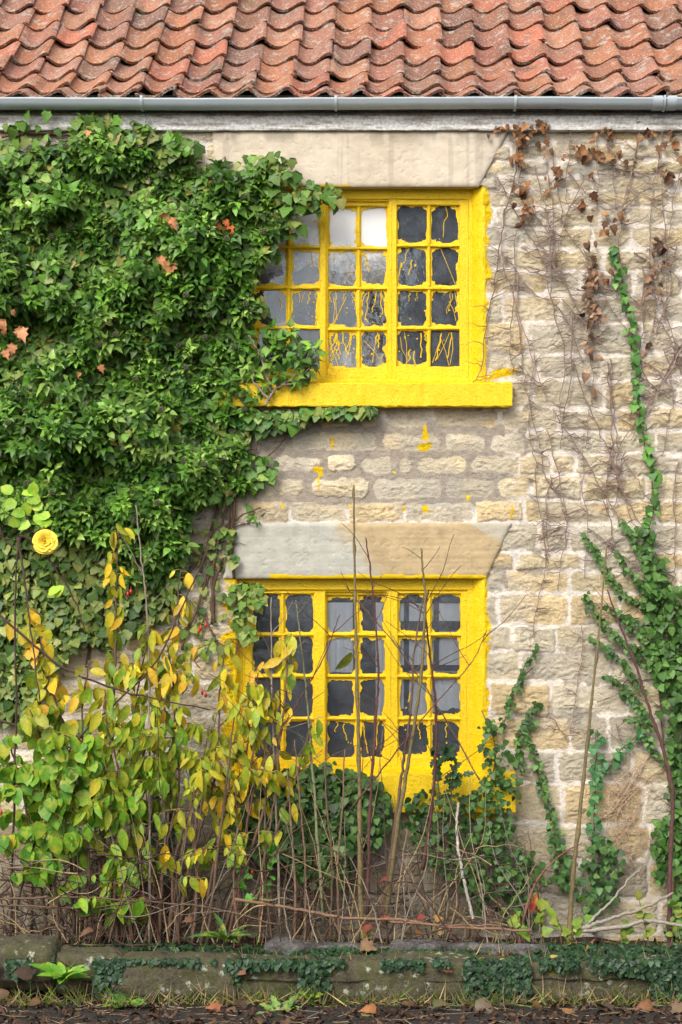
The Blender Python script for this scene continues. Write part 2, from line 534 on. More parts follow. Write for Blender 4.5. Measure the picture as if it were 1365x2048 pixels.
# soil / verge, lane
def mat_soil(name, a, bcol, cc):
    m, n, b, L = newmat(name)
    co = N_(n, 'ShaderNodeTexCoord').outputs['Object']
    n1 = noise_node(n, 4, 8, 0.7, co); n2 = noise_node(n, 60, 5, 0.7, co)
    c = mixc(n, a, bcol, n1.outputs[0]); c = mixc(n, c, cc, ramp(n, n2.outputs[0], [(0.5, 0.0), (0.75, 0.8)]))
    L.new(c, b.inputs['Base Color']); b.inputs['Roughness'].default_value = 0.95; b.inputs['Specular IOR Level'].default_value = 0.1
    bump(n, b, n2.outputs[0], 0.8, 0.02)
    return m
M['soil'] = mat_soil('soil', (0.02, 0.015, 0.01), (0.06, 0.042, 0.028), (0.13, 0.09, 0.06))
M['lane'] = mat_soil('old_tarmac', (0.03, 0.028, 0.026), (0.06, 0.052, 0.046), (0.10, 0.085, 0.07))
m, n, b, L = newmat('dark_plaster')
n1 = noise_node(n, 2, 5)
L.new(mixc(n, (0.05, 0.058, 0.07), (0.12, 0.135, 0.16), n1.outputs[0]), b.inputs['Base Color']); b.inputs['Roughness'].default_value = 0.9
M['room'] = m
m, n, b, L = newmat('curtain_cloth')  # pale tone of the sheets added as pane reflections
n1 = noise_node(n, 12, 4)
L.new(mixc(n, (0.78, 0.82, 0.87), (0.88, 0.91, 0.94), n1.outputs[0]), b.inputs['Base Color']); b.inputs['Roughness'].default_value = 0.9
M['cloth'] = m

m, n, b, L = newmat('grey_edging_stone')
co = N_(n, 'ShaderNodeTexCoord').outputs['Object']
n1 = noise_node(n, 9, 8, 0.7, co); n2 = noise_node(n, 55, 5, 0.75, co)
c = mixc(n, (0.04, 0.035, 0.03), (0.25, 0.23, 0.215), ramp(n, n1.outputs[0], [(0.35, 0.0), (0.65, 1.0)]))
c = mixc(n, c, ramp(n, n2.outputs[0], [(0.35, 0.45), (0.7, 1.2)]), 1.0, 'MULTIPLY')
L.new(c, b.inputs['Base Color']); b.inputs['Roughness'].default_value = 0.95
bump(n, b, n2.outputs[0], 1.0, 0.02)
M['edging'] = m

# ================================================================== COTTAGE
cottage = tag(empty('stone_cottage', (0, 0, 0.14)), 'old sandstone cottage with red pantile roof and two yellow painted windows', 'cottage')

# ---- masonry: one height field, stones standing out of their mortar
STEP = 0.0067
gx = np.arange(-2.55, 2.55, STEP); gz = np.arange(0.06, 5.36, STEP)
X, Z = np.meshgrid(gx, gz)
PX = X * PPM + 682.5; PY = 1215 - (Z - EYE) * PPM
COURSE = [200, 259, 285, 320, 353, 382, 414, 453, 498, 543, 591, 644, 709, 759, 814, 860, 906, 950, 1000, 1046, 1103, 1142, 1189, 1250, 1304, 1365, 1433, 1501, 1568, 1650, 1722, 1795, 1870, 1960, 2060]
# wobble of the courses
wx = 7 * (fbm(PX / 130, PY / 130, 3, 3) - 0.5) * 2
wy = 6 * (fbm(PX / 110, PY / 90, 5, 3) - 0.5) * 2
ed = 6.5 * (fbm(PX / 19, PY / 19, 9, 5, 0.6) - 0.5) * 2
QX = PX + wx; QY = PY + wy
row = np.searchsorted(COURSE, QY) - 1
row = np.clip(row, 0, len(COURSE) - 2)
FIX = {15: [420, 505, 580, 758, 889, 977, 1053], 16: [470, 543, 647, 718, 789, 827, 941, 1040], 17: [450, 513, 614, 741, 889, 992, 1060], 18: [420, 490, 580, 697, 806, 950, 1045],
       11: [960, 1052, 1165, 1285], 12: [975, 1072, 1203], 10: [1005, 1120, 1250], 6: [990, 1102, 1200, 1258]}
rs = np.random.RandomState(21)
dist = np.full(PX.shape, 0.0); sid = np.zeros(PX.shape, int)
for r in range(len(COURSE) - 1):
    hgt = COURSE[r + 1] - COURSE[r]
    xs = [-420]
    while xs[-1] < 1800:
        xs.append(xs[-1] + rs.uniform(1.15, 2.9) * max(44, min(62, hgt)) * rs.uniform(0.85, 1.2))
    if r in FIX:
        f = FIX[r]
        xs = [x for x in xs if x < f[0] - 40] + f + [x for x in xs if x > f[-1] + 50]
    xs = np.array(xs)
    mk = row == r
    qx = QX[mk]; qy = QY[mk]
    k = np.clip(np.searchsorted(xs, qx) - 1, 0, len(xs) - 2)
    mid = (xs[k] + xs[k + 1]) / 2; hw = (xs[k + 1] - xs[k]) / 2; mz = (COURSE[r] + COURSE[r + 1]) / 2; hh = hgt / 2
    mxpx = 682
    wide = ((qx > 470) & (qx < 1010) & (qy > 840) & (qy < 1005))
    gap = np.where(wide, 7.0, 3.8) * (0.75 + 0.5 * rs.rand(len(xs))[k])
    rad = np.where(wide, 13.0, 5.0)
    dx = np.abs(qx - mid) - (hw - gap - rad); dy = np.abs(qy - mz) - (hh - gap - rad)
    sd_ = np.hypot(np.maximum(dx, 0), np.maximum(dy, 0)) + np.minimum(np.maximum(dx, dy), 0) - rad
    dist[mk] = -sd_; sid[mk] = r * 100 + k
dist = dist + ed
stone = sstep(-0.4, 0.9, dist)
nst = sid.max() + 1
rs = np.random.RandomState(5)
pal = np.array([(0.60, 0.505, 0.345), (0.62, 0.52, 0.335), (0.62, 0.49, 0.29), (0.56, 0.50, 0.38), (0.58, 0.515, 0.385), (0.64, 0.55, 0.385), (0.54, 0.48, 0.37)])
scol = pal[rs.randint(0, len(pal), nst)] * (1 + 0.08 * rs.randn(nst, 1))
sprot = rs.uniform(0.012, 0.022, nst); stx = rs.uniform(-0.010, 0.010, nst); stz = rs.uniform(-0.006, 0.008, nst)
# rock face: broken, slightly layered
a = fbm(X * 9 + 1.5 * fbm(X * 6, Z * 6, 31), Z * 20 + 1.2 * fbm(X * 7, Z * 7, 33), 11, 5, 0.55)
ridge = 1 - np.abs(2 * a - 1)
bb = fbm(X * 34, Z * 52, 41, 4, 0.6)
cc = fbm(X * 3.0, Z * 3.0, 51, 3)
crack = sstep(0.90, 0.985, 1 - np.abs(2 * fbm(X * 7 + 0.8 * fbm(X * 9, Z * 9, 35), Z * 19 + 0.8 * fbm(X * 9, Z * 9, 37), 39, 3, 0.5) - 1)) * (fbm(X * 5, Z * 8, 43, 2) > 0.45)
rough = 0.008 * (ridge - 0.7) + 0.014 * (bb - 0.5) - 0.009 * crack + 0.006 * (vnoise(X * 95, Z * 120, 45) - 0.5)
dome = sstep(0, 16, dist)
hs_ = sprot[sid] * (0.72 + 0.28 * dome) + rough * (0.35 + 0.65 * dome) + stz[sid]
mor = 0.010 + 0.007 * (fbm(X * 24, Z * 24, 61, 4, 0.6) - 0.5) + 0.010 * (fbm(X * 4, Z * 4, 63, 2) - 0.5)
H = mor * (1 - stone) + np.maximum(hs_, mor - 0.004) * stone
# colours
C = scol[sid] * ((0.80 + 0.36 * fbm(X * 7, Z * 13, 71, 4)) * (1 + 0.14 * sstep(1040, 1000, QX) * sstep(840, 850, QY) * sstep(1050, 1040, QY)))[..., None]
ochre = sstep(0.56, 0.72, fbm(X * 5, Z * 7, 73, 3))[..., None]
C = C * (1 - 0.32 * ochre) + np.array([0.56, 0.43, 0.24]) * 0.32 * ochre
grey = sstep(0.54, 0.66, fbm(X * 2.1, Z * 2.6, 75, 3))[..., None]
C = C * (1 - 0.5 * grey) + np.array([0.50, 0.465, 0.39]) * 0.5 * grey
crev = sstep(0.72, 0.5, ridge)[..., None]
mwhite = np.array([0.82, 0.74, 0.645]); mgrey = np.array([0.40, 0.345, 0.28])
midw = sstep(1060, 1000, QX) * sstep(455, 490, QX) * sstep(835, 850, QY) * sstep(1030, 1000, QY)
patch = sstep(0.60, 0.64, fbm(X * 3.3, Z * 3.3, 81, 4, 0.55)) * (QX > 900)
left = sstep(480, 440, QX)
g = np.clip(midw + patch, 0, 1)[..., None]
MC = mwhite * (1 - g) + mgrey * g
MC = MC * (0.8 + 0.4 * fbm(X * 30, Z * 30, 83, 4))[..., None]
# lime smeared over some stone faces
smear = sstep(0.63, 0.70, fbm(X * 11, Z * 16, 85, 4, 0.6)) * sstep(14, 2, dist) * (1 - midw)
stn = (stone * (1 - 0.75 * smear))[..., None]
COLR = C * stn + MC * (1 - stn)
# damp, dirty foot of the wall
damp = (sstep(1570, 1740, PY + 60 * (fbm(X * 2, Z * 2, 91, 3) - 0.5)))[..., None]
dl = damp * (1 - 0.45 * sstep(950, 1150, PX))[..., None]
COLR = COLR * (1 - 0.66 * dl) + np.array([0.15, 0.115, 0.06]) * 0.34 * dl
# yellow paint brushed and dripped on the stone
Yl = np.array([0.82, 0.555, 0.004])
ym = np.zeros(PX.shape)
nb = fbm(X * 26, Z * 40, 95, 4, 0.6); nb2 = fbm(X * 5, Z * 9, 97, 3)
def edge_y(x0, wd, y0, y1, side=1):
    d = (PX - x0) * side
    return (d < wd * (nb * 1.0 + nb2 * 1.3 - 0.55) * 1.5) & (PY > y0) & (PY < y1) & (d > -40)
ym[edge_y(966, 14, 374, 560)] = 1
ym[edge_y(966, 7, 560, 770)] = 1
ym[edge_y(968, 10, 1150, 1640)] = 1
ym[edge_y(968, 22, 1470, 1640)] = 1
ym[edge_y(472, 26, 1150, 1640, -1)] = 1
dsl = np.hypot((PX - 1000) / 34, (PY - 748 + (PX - 1000) * 0.25) / 10) + 0.9 * (nb - 0.5) * 2.2
ym[dsl < 0.9] = 1
dsl = np.hypot((PX - 1000) / 40, (PY - 1590) / 36) + 1.2 * (nb - 0.5) * 2.0
ym[(dsl < 0.75)] = 1
dsl = np.hypot((PX - 450) / 30, (PY - 779) / 14) + 1.0 * (nb - 0.5) * 2.0
ym[(dsl < 0.9)] = 1
for (sx, sy, sr, el) in ((850, 868, 6, 2.4), (850, 893, 10, 0.8), (637, 942, 9, 1.0), (637, 962, 2.2, 6), (664, 884, 5, 2.2), (853, 1020, 8, 1.1), (937, 998, 6, 0.8), (789, 945, 4, 1), (1024, 1028, 3, 4), (700, 1012, 2, 3), (566, 1010, 1.8, 4), (808, 1018, 2.5, 2.5)):
    d = np.hypot((PX - sx) / sr, (PY - sy) / (sr * el)) + 1.1 * (fbm(X * 40, Z * 40, 99, 3) - 0.5) * 2
    ym[d < 1] = 1
ym = ym[..., None]
COLR = COLR * (1 - ym) + Yl * (0.88 + 0.2 * nb)[..., None] * ym
COLR = np.clip(COLR, 0.01, 0.9)
Vw = np.stack([X, -H + 0.016, Z], -1).reshape(-1, 3)
ny, nx = X.shape
ii = (np.arange(ny - 1)[:, None] * nx + np.arange(nx - 1)[None]).ravel()
F = np.stack([ii, ii + 1, ii + nx + 1, ii + nx], -1)
cpx = (PX.reshape(-1)[F]).mean(1); cpy = (PY.reshape(-1)[F]).mean(1)
OPEN = [(500, 966, 372, 792), (474, 967, 1156, 1580)]
keep = np.ones(len(F), bool)
for (x0, x1, y0, y1) in OPEN:
    keep &= ~((cpx > x0) & (cpx < x1) & (cpy > y0) & (cpy < y1))
wb = MB(); wb.add(Vw, F[keep], COLR.reshape(-1, 3))
wall = wb.build('wall', M['wall'], cottage, smooth=True)

# ---- lintels: long dressed slabs with splayed ends
def lintel(corners, y0, colf, seed):
    """a sheet of points over the slab front so that its stains sit in the stone; then the sides"""
    (ax, ay), (bx, by), (cx, cy), (dx, dy) = corners          # TL, TR, BR, BL
    nu, nv = 330, 70
    u = np.linspace(0, 1, nu)[None]; v = np.linspace(0, 1, nv)[:, None]
    px = (ax * (1 - u) + bx * u) * (1 - v) + (dx * (1 - u) + cx * u) * v
    py = (ay * (1 - u) + by * u) * (1 - v) + (dy * (1 - u) + cy * u) * v
    x = (px - 682.5) / PPM; z = (1215 - py) / PPM + EYE
    e = np.minimum(np.minimum(u * 120, (1 - u) * 120), np.minimum(v * 25, (1 - v) * 25)) + 0 * px
    y = y0 + 0.010 * np.exp(-e * 1.3) - 0.003 * (fbm(x * 20, z * 30, seed, 4) - 0.5) + 0.0025 * sstep(0.70, 0.78, fbm(x * 44, z * 50, seed + 3, 3)) + 0.0015 * (fbm(x * 70, z * 90, seed + 9, 3, 0.6) - 0.5)
    V = np.stack([x, y, z], -1)
    k = (np.arange(nv - 1)[:, None] * nu + np.arange(nu - 1)[None]).ravel()
    mb = MB(); mb.add(V.reshape(-1, 3), np.stack([k, k + nu, k + nu + 1, k + 1], -1), np.clip(colf(px, py, x, z), 0.01, 1).reshape(-1, 3))
    for edge in (V[0], V[-1], V[:, 0], V[:, -1]):
        b2 = edge.copy(); b2[:, 1] = 0.16
        m_ = len(edge); k = np.arange(m_ - 1)
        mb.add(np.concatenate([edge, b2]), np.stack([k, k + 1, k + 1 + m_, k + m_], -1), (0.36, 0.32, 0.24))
    return mb.build('lintel', M['lintel'], cottage)

def colA(px, py, x, z):
    base = np.array([0.60, 0.515, 0.40])[None, None] * np.ones(px.shape + (1,))
    st = sstep(0.45, 0.75, fbm(x * 3, z * 1.2, 7, 4))[..., None]
    base = base * (1 - 0.3 * st) + np.array([0.46, 0.37, 0.25]) * 0.3 * st
    g = sstep(0.55, 0.7, fbm(x * 1.4, z * 2, 12, 3))[..., None]
    base = base * (1 - 0.25 * g) + np.array([0.42, 0.39, 0.34]) * 0.25 * g
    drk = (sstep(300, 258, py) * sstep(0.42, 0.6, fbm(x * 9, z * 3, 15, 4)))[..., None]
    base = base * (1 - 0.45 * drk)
    base = base * (0.9 + 0.2 * fbm(x * 16, z * 20, 17, 4, 0.6))[..., None]
    run = sstep(0.62, 0.7, fbm(x * 22, z * 1.2, 18, 3))[..., None] * sstep(262, 280, py)[..., None]; base = base * (1 - 0.14 * run)
    y = ((py > 368 + 10 * (fbm(x * 14, z * 3, 19, 3) - 0.2)) & (np.abs(px - 640) < 60))[..., None]
    return base * (1 - y) + Yl * y
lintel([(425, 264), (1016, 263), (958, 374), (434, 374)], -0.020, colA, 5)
def colB(px, py, x, z):
    bd = px + 26 * (fbm(x * 4, z * 4, 22, 5, 0.6) - 0.5) * 2
    edge = 690 + (py - 1045) * 0.30 + (py - 1045) ** 2 * 0.0036
    right = sstep(-30, 30, bd - edge)[..., None]
    gry = np.array([0.43, 0.415, 0.355]); och = np.array([0.455, 0.345, 0.195])
    lay = (fbm(x * 2, z * 60, 25, 4) - 0.5)[..., None]
    och2 = och * (1 + 0.35 * lay) ; gr2 = gry * (1 + 0.25 * lay)
    c = (gr2 * (1 - right) + och2 * right) * (0.86 + 0.28 * fbm(x * 16, z * 16, 27, 4, 0.6))[..., None]
    spots = sstep(0.62, 0.68, fbm(x * 11, z * 13, 28, 4, 0.6))[..., None]; c = c * (1 - 0.08 * spots)
    tr = sstep(0, 12, (px - 930) - (py - 1050) * 1.6 - 8)[..., None] * sstep(1120, 1060, py)[..., None]
    c = c * (1 - 0.7 * tr) + gry * 0.7 * tr
    y = ((py > 1149 + 9 * (fbm(x * 14, z * 3, 29, 3) - 0.35)) & (px > 540))[..., None]
    return c * (1 - y) + Yl * y
lintel([(476, 1046), (1024, 1046), (972, 1157), (446, 1157)], -0.018, colB, 8)

# ---- windows
YEL = (0.86, 0.6, 0.005)
def wx_(px, y): return W(px, 0, y)[0]
def wz_(py, y): return W(0, py, y)[2]

def window(name_y, spec):
    yf = spec['yf']
    fr = MB()
    # outer frame
    x0, x1, y0, y1 = spec['frame']
    hd = spec['head']; jr = spec['jr']; jl = spec['jl']; bt = spec['bot']
    def hbar(mb, xa, xb, ya, yb, y, dep, ch=0.004, n=14):
        zc = (wz_(ya, y) + wz_(yb, y)) / 2; h = abs(wz_(ya, y) - wz_(yb, y))
        mb.bar((wx_(xa, y), y, zc), (wx_(xb, y), y, zc), h, dep, YEL, n=n, ch=ch)
    def vbar(mb, xa, xb, ya, yb, y, dep, ch=0.004, n=10):
        xc = (wx_(xa, y) + wx_(xb, y)) / 2; h = abs(wx_(xa, y) - wx_(xb, y))
        mb.bar((xc, y, wz_(yb, y)), (xc, y, wz_(ya, y)), h, dep, YEL, n=n, ch=ch)
    hbar(fr, x0, x1, y0 - 4, hd, yf, 0.09)
    hbar(fr, x0, x1, hd - 4, hd + 4, yf + 0.016, 0.07, n=16)
    hbar(fr, x0, x1, bt, y1 + 6, yf - 0.004, 0.10)
    vbar(fr, jr, x1, hd - 6, bt + 4, yf + 0.002, 0.09)
    vbar(fr, x0, jl, hd - 6, bt + 4, yf + 0.002, 0.09)
    win = fr.build('window', M['yellow'], cottage, smooth=False)
    # painted stone reveal on the right (splayed) and left
    rv = MB()
    xr, xw = spec['rev_r']
    a = wx_(xr, yf); b_ = (xw - 682.5) / PPM
    n = 40
    zt = wz_(y0 - 4, 0); zb = wz_(y1 + 26, 0)
    V = []
    for i in range(n + 1):
        z = zb + (zt - zb) * i / n
        for (x, y) in ((a, yf + 0.01), (a + 0.25 * (b_ - a), yf * 0.72), (a + 0.6 * (b_ - a), yf * 0.4), (b_ - 0.006, 0.006), (b_ + 0.012, -0.004), (b_ + 0.03, 0.03)):
            V.append((x + 0.003 * RS.randn(), y + 0.003 * RS.randn(), z))
    m_ = 6
    rv.add(V, np.array([[i * m_ + k, i * m_ + k + 1, (i + 1) * m_ + k + 1, (i + 1) * m_ + k] for i in range(n) for k in range(m_ - 1)]), YEL)
    tag(rv.build('reveal', M['yellow'], win), 'painted stone reveal beside the frame'); rv = MB()
    xl, xw = spec['rev_l']
    a = wx_(xl, yf); b_ = (xw - 682.5) / PPM
    V = []
    for i in range(n + 1):
        z = zb + (zt - zb) * i / n
        for (x, y) in ((a, yf + 0.01), (a + 0.5 * (b_ - a), yf * 0.5), (b_ + 0.006, 0.006), (b_ - 0.012, -0.004), (b_ - 0.03, 0.03)):
            V.append((x + 0.003 * RS.randn(), y + 0.003 * RS.randn(), z))
    m_ = 5
    rv.add(V, np.array([[i * m_ + k + 1, i * m_ + k, (i + 1) * m_ + k, (i + 1) * m_ + k + 1] for i in range(n) for k in range(m_ - 1)]), YEL)
    tag(rv.build('reveal', M['yellow'], win), 'painted stone reveal beside the frame')
    # sill
    sx0, sx1, sy0, sy1 = spec['sill']
    s_ = MB()
    ys = -0.085
    nseg = 60
    V = []
    for i in range(nseg + 1):
        x = wx_(sx0, ys) + (wx_(sx1, ys) - wx_(sx0, ys)) * i / nseg
        zt = wz_(sy0, ys); zb = wz_(sy1, ys)
        j = lambda s=0.0016: s * RS.randn()
        for (y, z) in ((yf + 0.02, zt + 0.035), (0.02, zt + 0.022), (ys + 0.02, zt + 0.003), (ys + 0.004, zt), (ys, zt - 0.005), (ys, (zt + zb) / 2), (ys, zb + 0.006), (ys + 0.005, zb), (0.05, zb)):
            V.append((x + j(), y + j(), z + j()))
    m_ = 9
    s_.add(V, [np.array([[i * m_ + k, i * m_ + k + 1, (i + 1) * m_ + k + 1, (i + 1) * m_ + k] for i in range(nseg) for k in range(m_ - 1)]),
               np.array([list(range(m_))[::-1]]), np.array([[nseg * m_ + k for k in range(m_)]])], YEL)
    s_.build('sill', M['yellow'], win, smooth=False)
    # sashes
    paint = MB()
    for sp in spec['sash']:
        ys_ = yf + sp['dy']
        ox0, oy0, ox1, oy1 = sp['out']
        cols, rows = sp['cols'], sp['rows']
        sm = MB()
        vbar(sm, ox0, cols[0][0], oy0, oy1, ys_, 0.042)
        vbar(sm, cols[-1][1], ox1, oy0, oy1, ys_, 0.042)
        hbar(sm, cols[0][0] - 1, cols[-1][1] + 1, oy0, rows[0][0], ys_ + 0.002, 0.040, n=10)
        hbar(sm, cols[0][0] - 1, cols[-1][1] + 1, rows[-1][1], oy1, ys_ + 0.002, 0.040, n=10)
        for r0, r1 in zip(rows[:-1], rows[1:]):
            hbar(sm, cols[0][0] - 1, cols[-1][1] + 1, r0[1], r1[0], ys_ + 0.008, 0.03, ch=0.006, n=12)
            hbar(sm, cols[0][0] - 1, cols[-1][1] + 1, (r0[1] + r1[0]) / 2 - 1.6, (r0[1] + r1[0]) / 2 + 1.6, ys_ + 0.003, 0.02, ch=0.002, n=12)
        for c0, c1 in zip(cols[:-1], cols[1:]):
            for r in rows:
                vbar(sm, c0[1], c1[0], r[0] - 1, r[1] + 1, ys_ + 0.009, 0.029, ch=0.006, n=6)
                vbar(sm, (c0[1] + c1[0]) / 2 - 1.6, (c0[1] + c1[0]) / 2 + 1.6, r[0] + 1, r[1] - 1, ys_ + 0.004, 0.02, ch=0.002, n=6)
        # fillet round the sash edge
        for xa in (ox0 + 4, ox1 - 4):
            vbar(sm, xa - 2, xa + 2, oy0 + 3, oy1 - 3, ys_ - 0.004, 0.01, ch=0.002)
        sm.build('sash', M['yellow'], win, smooth=False)
        yg = ys_ + 0.026
        gm = MB()
        for ci, c in enumerate(cols):
            for ri, r in enumerate(rows):
                tx, tz = sp.get('tilt', (0, 0)); tx = tx + 0.010 * RS.randn(); tz = tz + 0.010 * RS.randn()
                V = []
                for (px, py, sx, sz) in ((c[0] - 2, r[1] + 2, -1, -1), (c[1] + 2, r[1] + 2, 1, -1), (c[1] + 2, r[0] - 2, 1, 1), (c[0] - 2, r[0] - 2, -1, 1)):
                    p = W(px, py, yg); p[1] += 0.09 * (sx * tx + sz * tz); V.append(p)
                gm.add(V, np.array([[0, 1, 2, 3]]))
                # paint slopped from the bars over the glass edge
                if (ci, ri) not in sp.get('clean', ()):
                    amt = sp.get('amt', {}).get((ci, ri), 1.0)
                    np_ = 84
                    t = np.arange(np_) / np_
                    per = t * 4
                    side = np.floor(per).astype(int); f = per - side
                    ux = np.select([side == 0, side == 1, side == 2], [f * 2 - 1, np.ones(np_), 1 - 2 * f], -np.ones(np_))
                    uz = np.select([side == 0, side == 1, side == 2], [-np.ones(np_), f * 2 - 1, np.ones(np_)], 1 - 2 * f)
                    hw = (c[1] - c[0]) / 2 + 1; hh = (r[1] - r[0]) / 2 + 1
                    cx = (c[0] + c[1]) / 2; cy = (r[0] + r[1]) / 2
                    sdn = RS.randint(1000)
                    nz_ = fbm(ux * 1.5 + 5, uz * 1.8 + 9, sdn, 4, 0.45); nz2 = fbm(ux * 4.5 + 5, uz * 4.5 + 9, sdn + 3, 2)
                    sidew = np.array([RS.uniform(0.5, 1.3) for _ in range(4)])[side]
                    ins = amt * sidew * (2.6 + 17 * np.clip(nz_ - 0.45, 0, 1) + 1.2 * (nz2 - 0.3))
                    ins = np.clip(ins, 0.4, 22)
                    # round corners
                    ax_ = np.clip(np.abs(ux), 0, 1); az_ = np.clip(np.abs(uz), 0, 1)
                    ins = ins + 4.5 * amt * np.clip((ax_ * az_ - 0.72) / 0.28, 0, 1)
                    ix = cx + ux * (hw - ins * np.where(ax_ > 0.999, 1, ax_)); iy = cy - uz * (hh - ins * np.where(az_ > 0.999, 1, az_))
                    outp = np.array([W(cx + ux[i] * (hw + 1.5), cy - uz[i] * (hh + 1.5), yg - 0.0035) for i in range(np_)])
                    inp = np.array([W(ix[i], iy[i], yg - 0.0025) for i in range(np_)])
                    k = np.arange(np_); k2 = (k + 1) % np_
                    paint.add(np.concatenate([outp, inp]), np.stack([k, k2, k2 + np_, k + np_], -1), YEL)
                # runs and splashes
                nd = sp.get('drips', {}).get((ci, ri), 0); drip = paint
                for _ in range(nd):
                    px = RS.uniform(c[0] + 3, c[1] - 3); top = r[0] + RS.uniform(0, 8) if RS.rand() < 0.75 else RS.uniform(r[0] + 10, r[1] - 30)
                    ln = RS.uniform(0.2, 0.85) * (r[1] - r[0]); sl = RS.uniform(-0.35, 0.25)
                    pts = []
                    for q in np.linspace(0, 1, 7):
                        pts.append(W(np.clip(px + sl * ln * q + 1.5 * RS.randn(), c[0], c[1]), min(top + ln * q, r[1] - 1), yg - 0.003))
                    r0_ = RS.uniform(0.5, 1.25) / PPM
                    pts = spline(pts, 3)
                    rr = np.linspace(r0_ * 1.25, r0_ * 0.8, len(pts)); rr[-2:] *= 1.35
                    drip.tube(pts, rr, sides=5, col=YEL)
                for _ in range(nd):
                    q = W(RS.uniform(c[0] + 3, c[1] - 3), RS.uniform(r[0] + 4, r[1] - 4), yg - 0.002)
                    drip.tube([q, q + np.array([0.004 * RS.randn(), 0, RS.uniform(0.003, 0.014)])], RS.uniform(0.8, 1.9) / PPM, sides=5, col=YEL)
                for _ in range(sp.get('threads', {}).get((ci, ri), 0)):
                    a_ = W(RS.uniform(c[0], c[1]), r[0] + RS.uniform(0, 25), yg - 0.002); b__ = W(RS.uniform(c[0], c[1]), r[1] - RS.uniform(0, 15), yg - 0.002)
                    drip.tube([a_, (a_ + b__) / 2 + np.array([0.006, 0, 0.004]) * RS.randn(), b__], 0.55 / PPM, sides=4, col=YEL)
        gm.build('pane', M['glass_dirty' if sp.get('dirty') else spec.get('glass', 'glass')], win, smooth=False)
    paint.build('paint_smear', M['yellow'], win, smooth=False)
    # room behind
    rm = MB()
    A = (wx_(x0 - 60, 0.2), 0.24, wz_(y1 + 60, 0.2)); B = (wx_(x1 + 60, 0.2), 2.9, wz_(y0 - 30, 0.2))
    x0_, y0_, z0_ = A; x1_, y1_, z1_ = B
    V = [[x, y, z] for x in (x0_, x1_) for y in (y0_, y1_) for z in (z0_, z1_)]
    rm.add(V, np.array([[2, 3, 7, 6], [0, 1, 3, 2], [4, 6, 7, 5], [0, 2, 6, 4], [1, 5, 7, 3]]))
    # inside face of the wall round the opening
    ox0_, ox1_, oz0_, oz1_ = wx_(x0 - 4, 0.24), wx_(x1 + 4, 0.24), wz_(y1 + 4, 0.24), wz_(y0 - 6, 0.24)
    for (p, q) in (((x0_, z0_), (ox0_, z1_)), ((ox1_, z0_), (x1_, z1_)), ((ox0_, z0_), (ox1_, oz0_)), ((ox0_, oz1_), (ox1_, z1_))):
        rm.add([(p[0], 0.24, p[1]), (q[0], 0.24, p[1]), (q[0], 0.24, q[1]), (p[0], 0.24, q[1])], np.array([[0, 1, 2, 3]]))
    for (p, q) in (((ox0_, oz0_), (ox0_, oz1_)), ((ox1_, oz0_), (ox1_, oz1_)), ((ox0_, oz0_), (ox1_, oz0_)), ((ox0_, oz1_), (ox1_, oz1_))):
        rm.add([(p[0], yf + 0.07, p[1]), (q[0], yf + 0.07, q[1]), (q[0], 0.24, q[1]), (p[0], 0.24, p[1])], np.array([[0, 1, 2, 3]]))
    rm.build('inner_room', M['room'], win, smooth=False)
    return win

R4 = [(0, 3), (1, 3), (0, 2), (1, 2)]
upper = window('u', dict(yf=0.075, frame=(500, 946, 374, 766), head=398, jr=938, jl=506, bot=756, rev_r=(943, 967), rev_l=(502, 498), sill=(440, 1025, 766, 813), sash=[
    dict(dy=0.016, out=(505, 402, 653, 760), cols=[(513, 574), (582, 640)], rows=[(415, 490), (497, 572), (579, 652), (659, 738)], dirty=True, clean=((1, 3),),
         drips={(1, 2): 5, (0, 2): 1, (1, 0): 2, (1, 1): 1}, tilt=(0.0, 0.03)),
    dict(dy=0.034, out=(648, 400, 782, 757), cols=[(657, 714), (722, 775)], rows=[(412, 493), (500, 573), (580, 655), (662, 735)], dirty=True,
         drips={(0, 1): 2, (1, 1): 1, (0, 2): 5, (1, 2): 5, (0, 3): 14, (1, 3): 3}, threads={(0, 2): 2, (1, 3): 2}, amt={(0, 3): 1.3, (0, 0): 1.2}, tilt=(0.0, 0.03)),
    dict(dy=0.010, out=(778, 396, 939, 758), cols=[(794, 855), (862, 920)], rows=[(410, 488), (494, 573), (580, 653), (660, 733)], clean=((1, 3),),
         drips={(0, 1): 3, (1, 0): 1, (0, 2): 2, (1, 2): 3, (0, 3): 4, (1, 3): 2}, threads={(1, 3): 4, (0, 3): 2, (1, 2): 2, (1, 1): 1}, amt={(0, 0): 1.1}, tilt=(0.0, 0.0))]))
lower = window('l', dict(yf=0.06, glass='glass_clear', frame=(474, 948, 1157, 1549), head=1180, jr=934, jl=486, bot=1540, rev_r=(944, 967), rev_l=(478, 472), sill=(436, 1032, 1549, 1626), sash=[
    dict(dy=0.008, out=(484, 1183, 652, 1544), cols=[(505, 562), (570, 628)], rows=[(1187, 1266), (1273, 1349), (1356, 1434), (1441, 1516)], amt={(i, j): 0.8 for i in (0, 1) for j in range(4)}, clean=((0, 2),), drips={}),
    dict(dy=0.032, out=(648, 1180, 782, 1540), cols=[(653, 711), (718, 772)], rows=[(1190, 1266), (1273, 1349), (1356, 1434), (1441, 1516)],
         drips={(0, 3): 2, (1, 3): 2}),
    dict(dy=0.006, out=(776, 1183, 936, 1544), cols=[(796, 856), (863, 922)], rows=[(1187, 1266), (1273, 1349), (1356, 1434), (1441, 1514)], drips={(0, 2): 1, (0, 3): 2, (1, 3): 1})]))
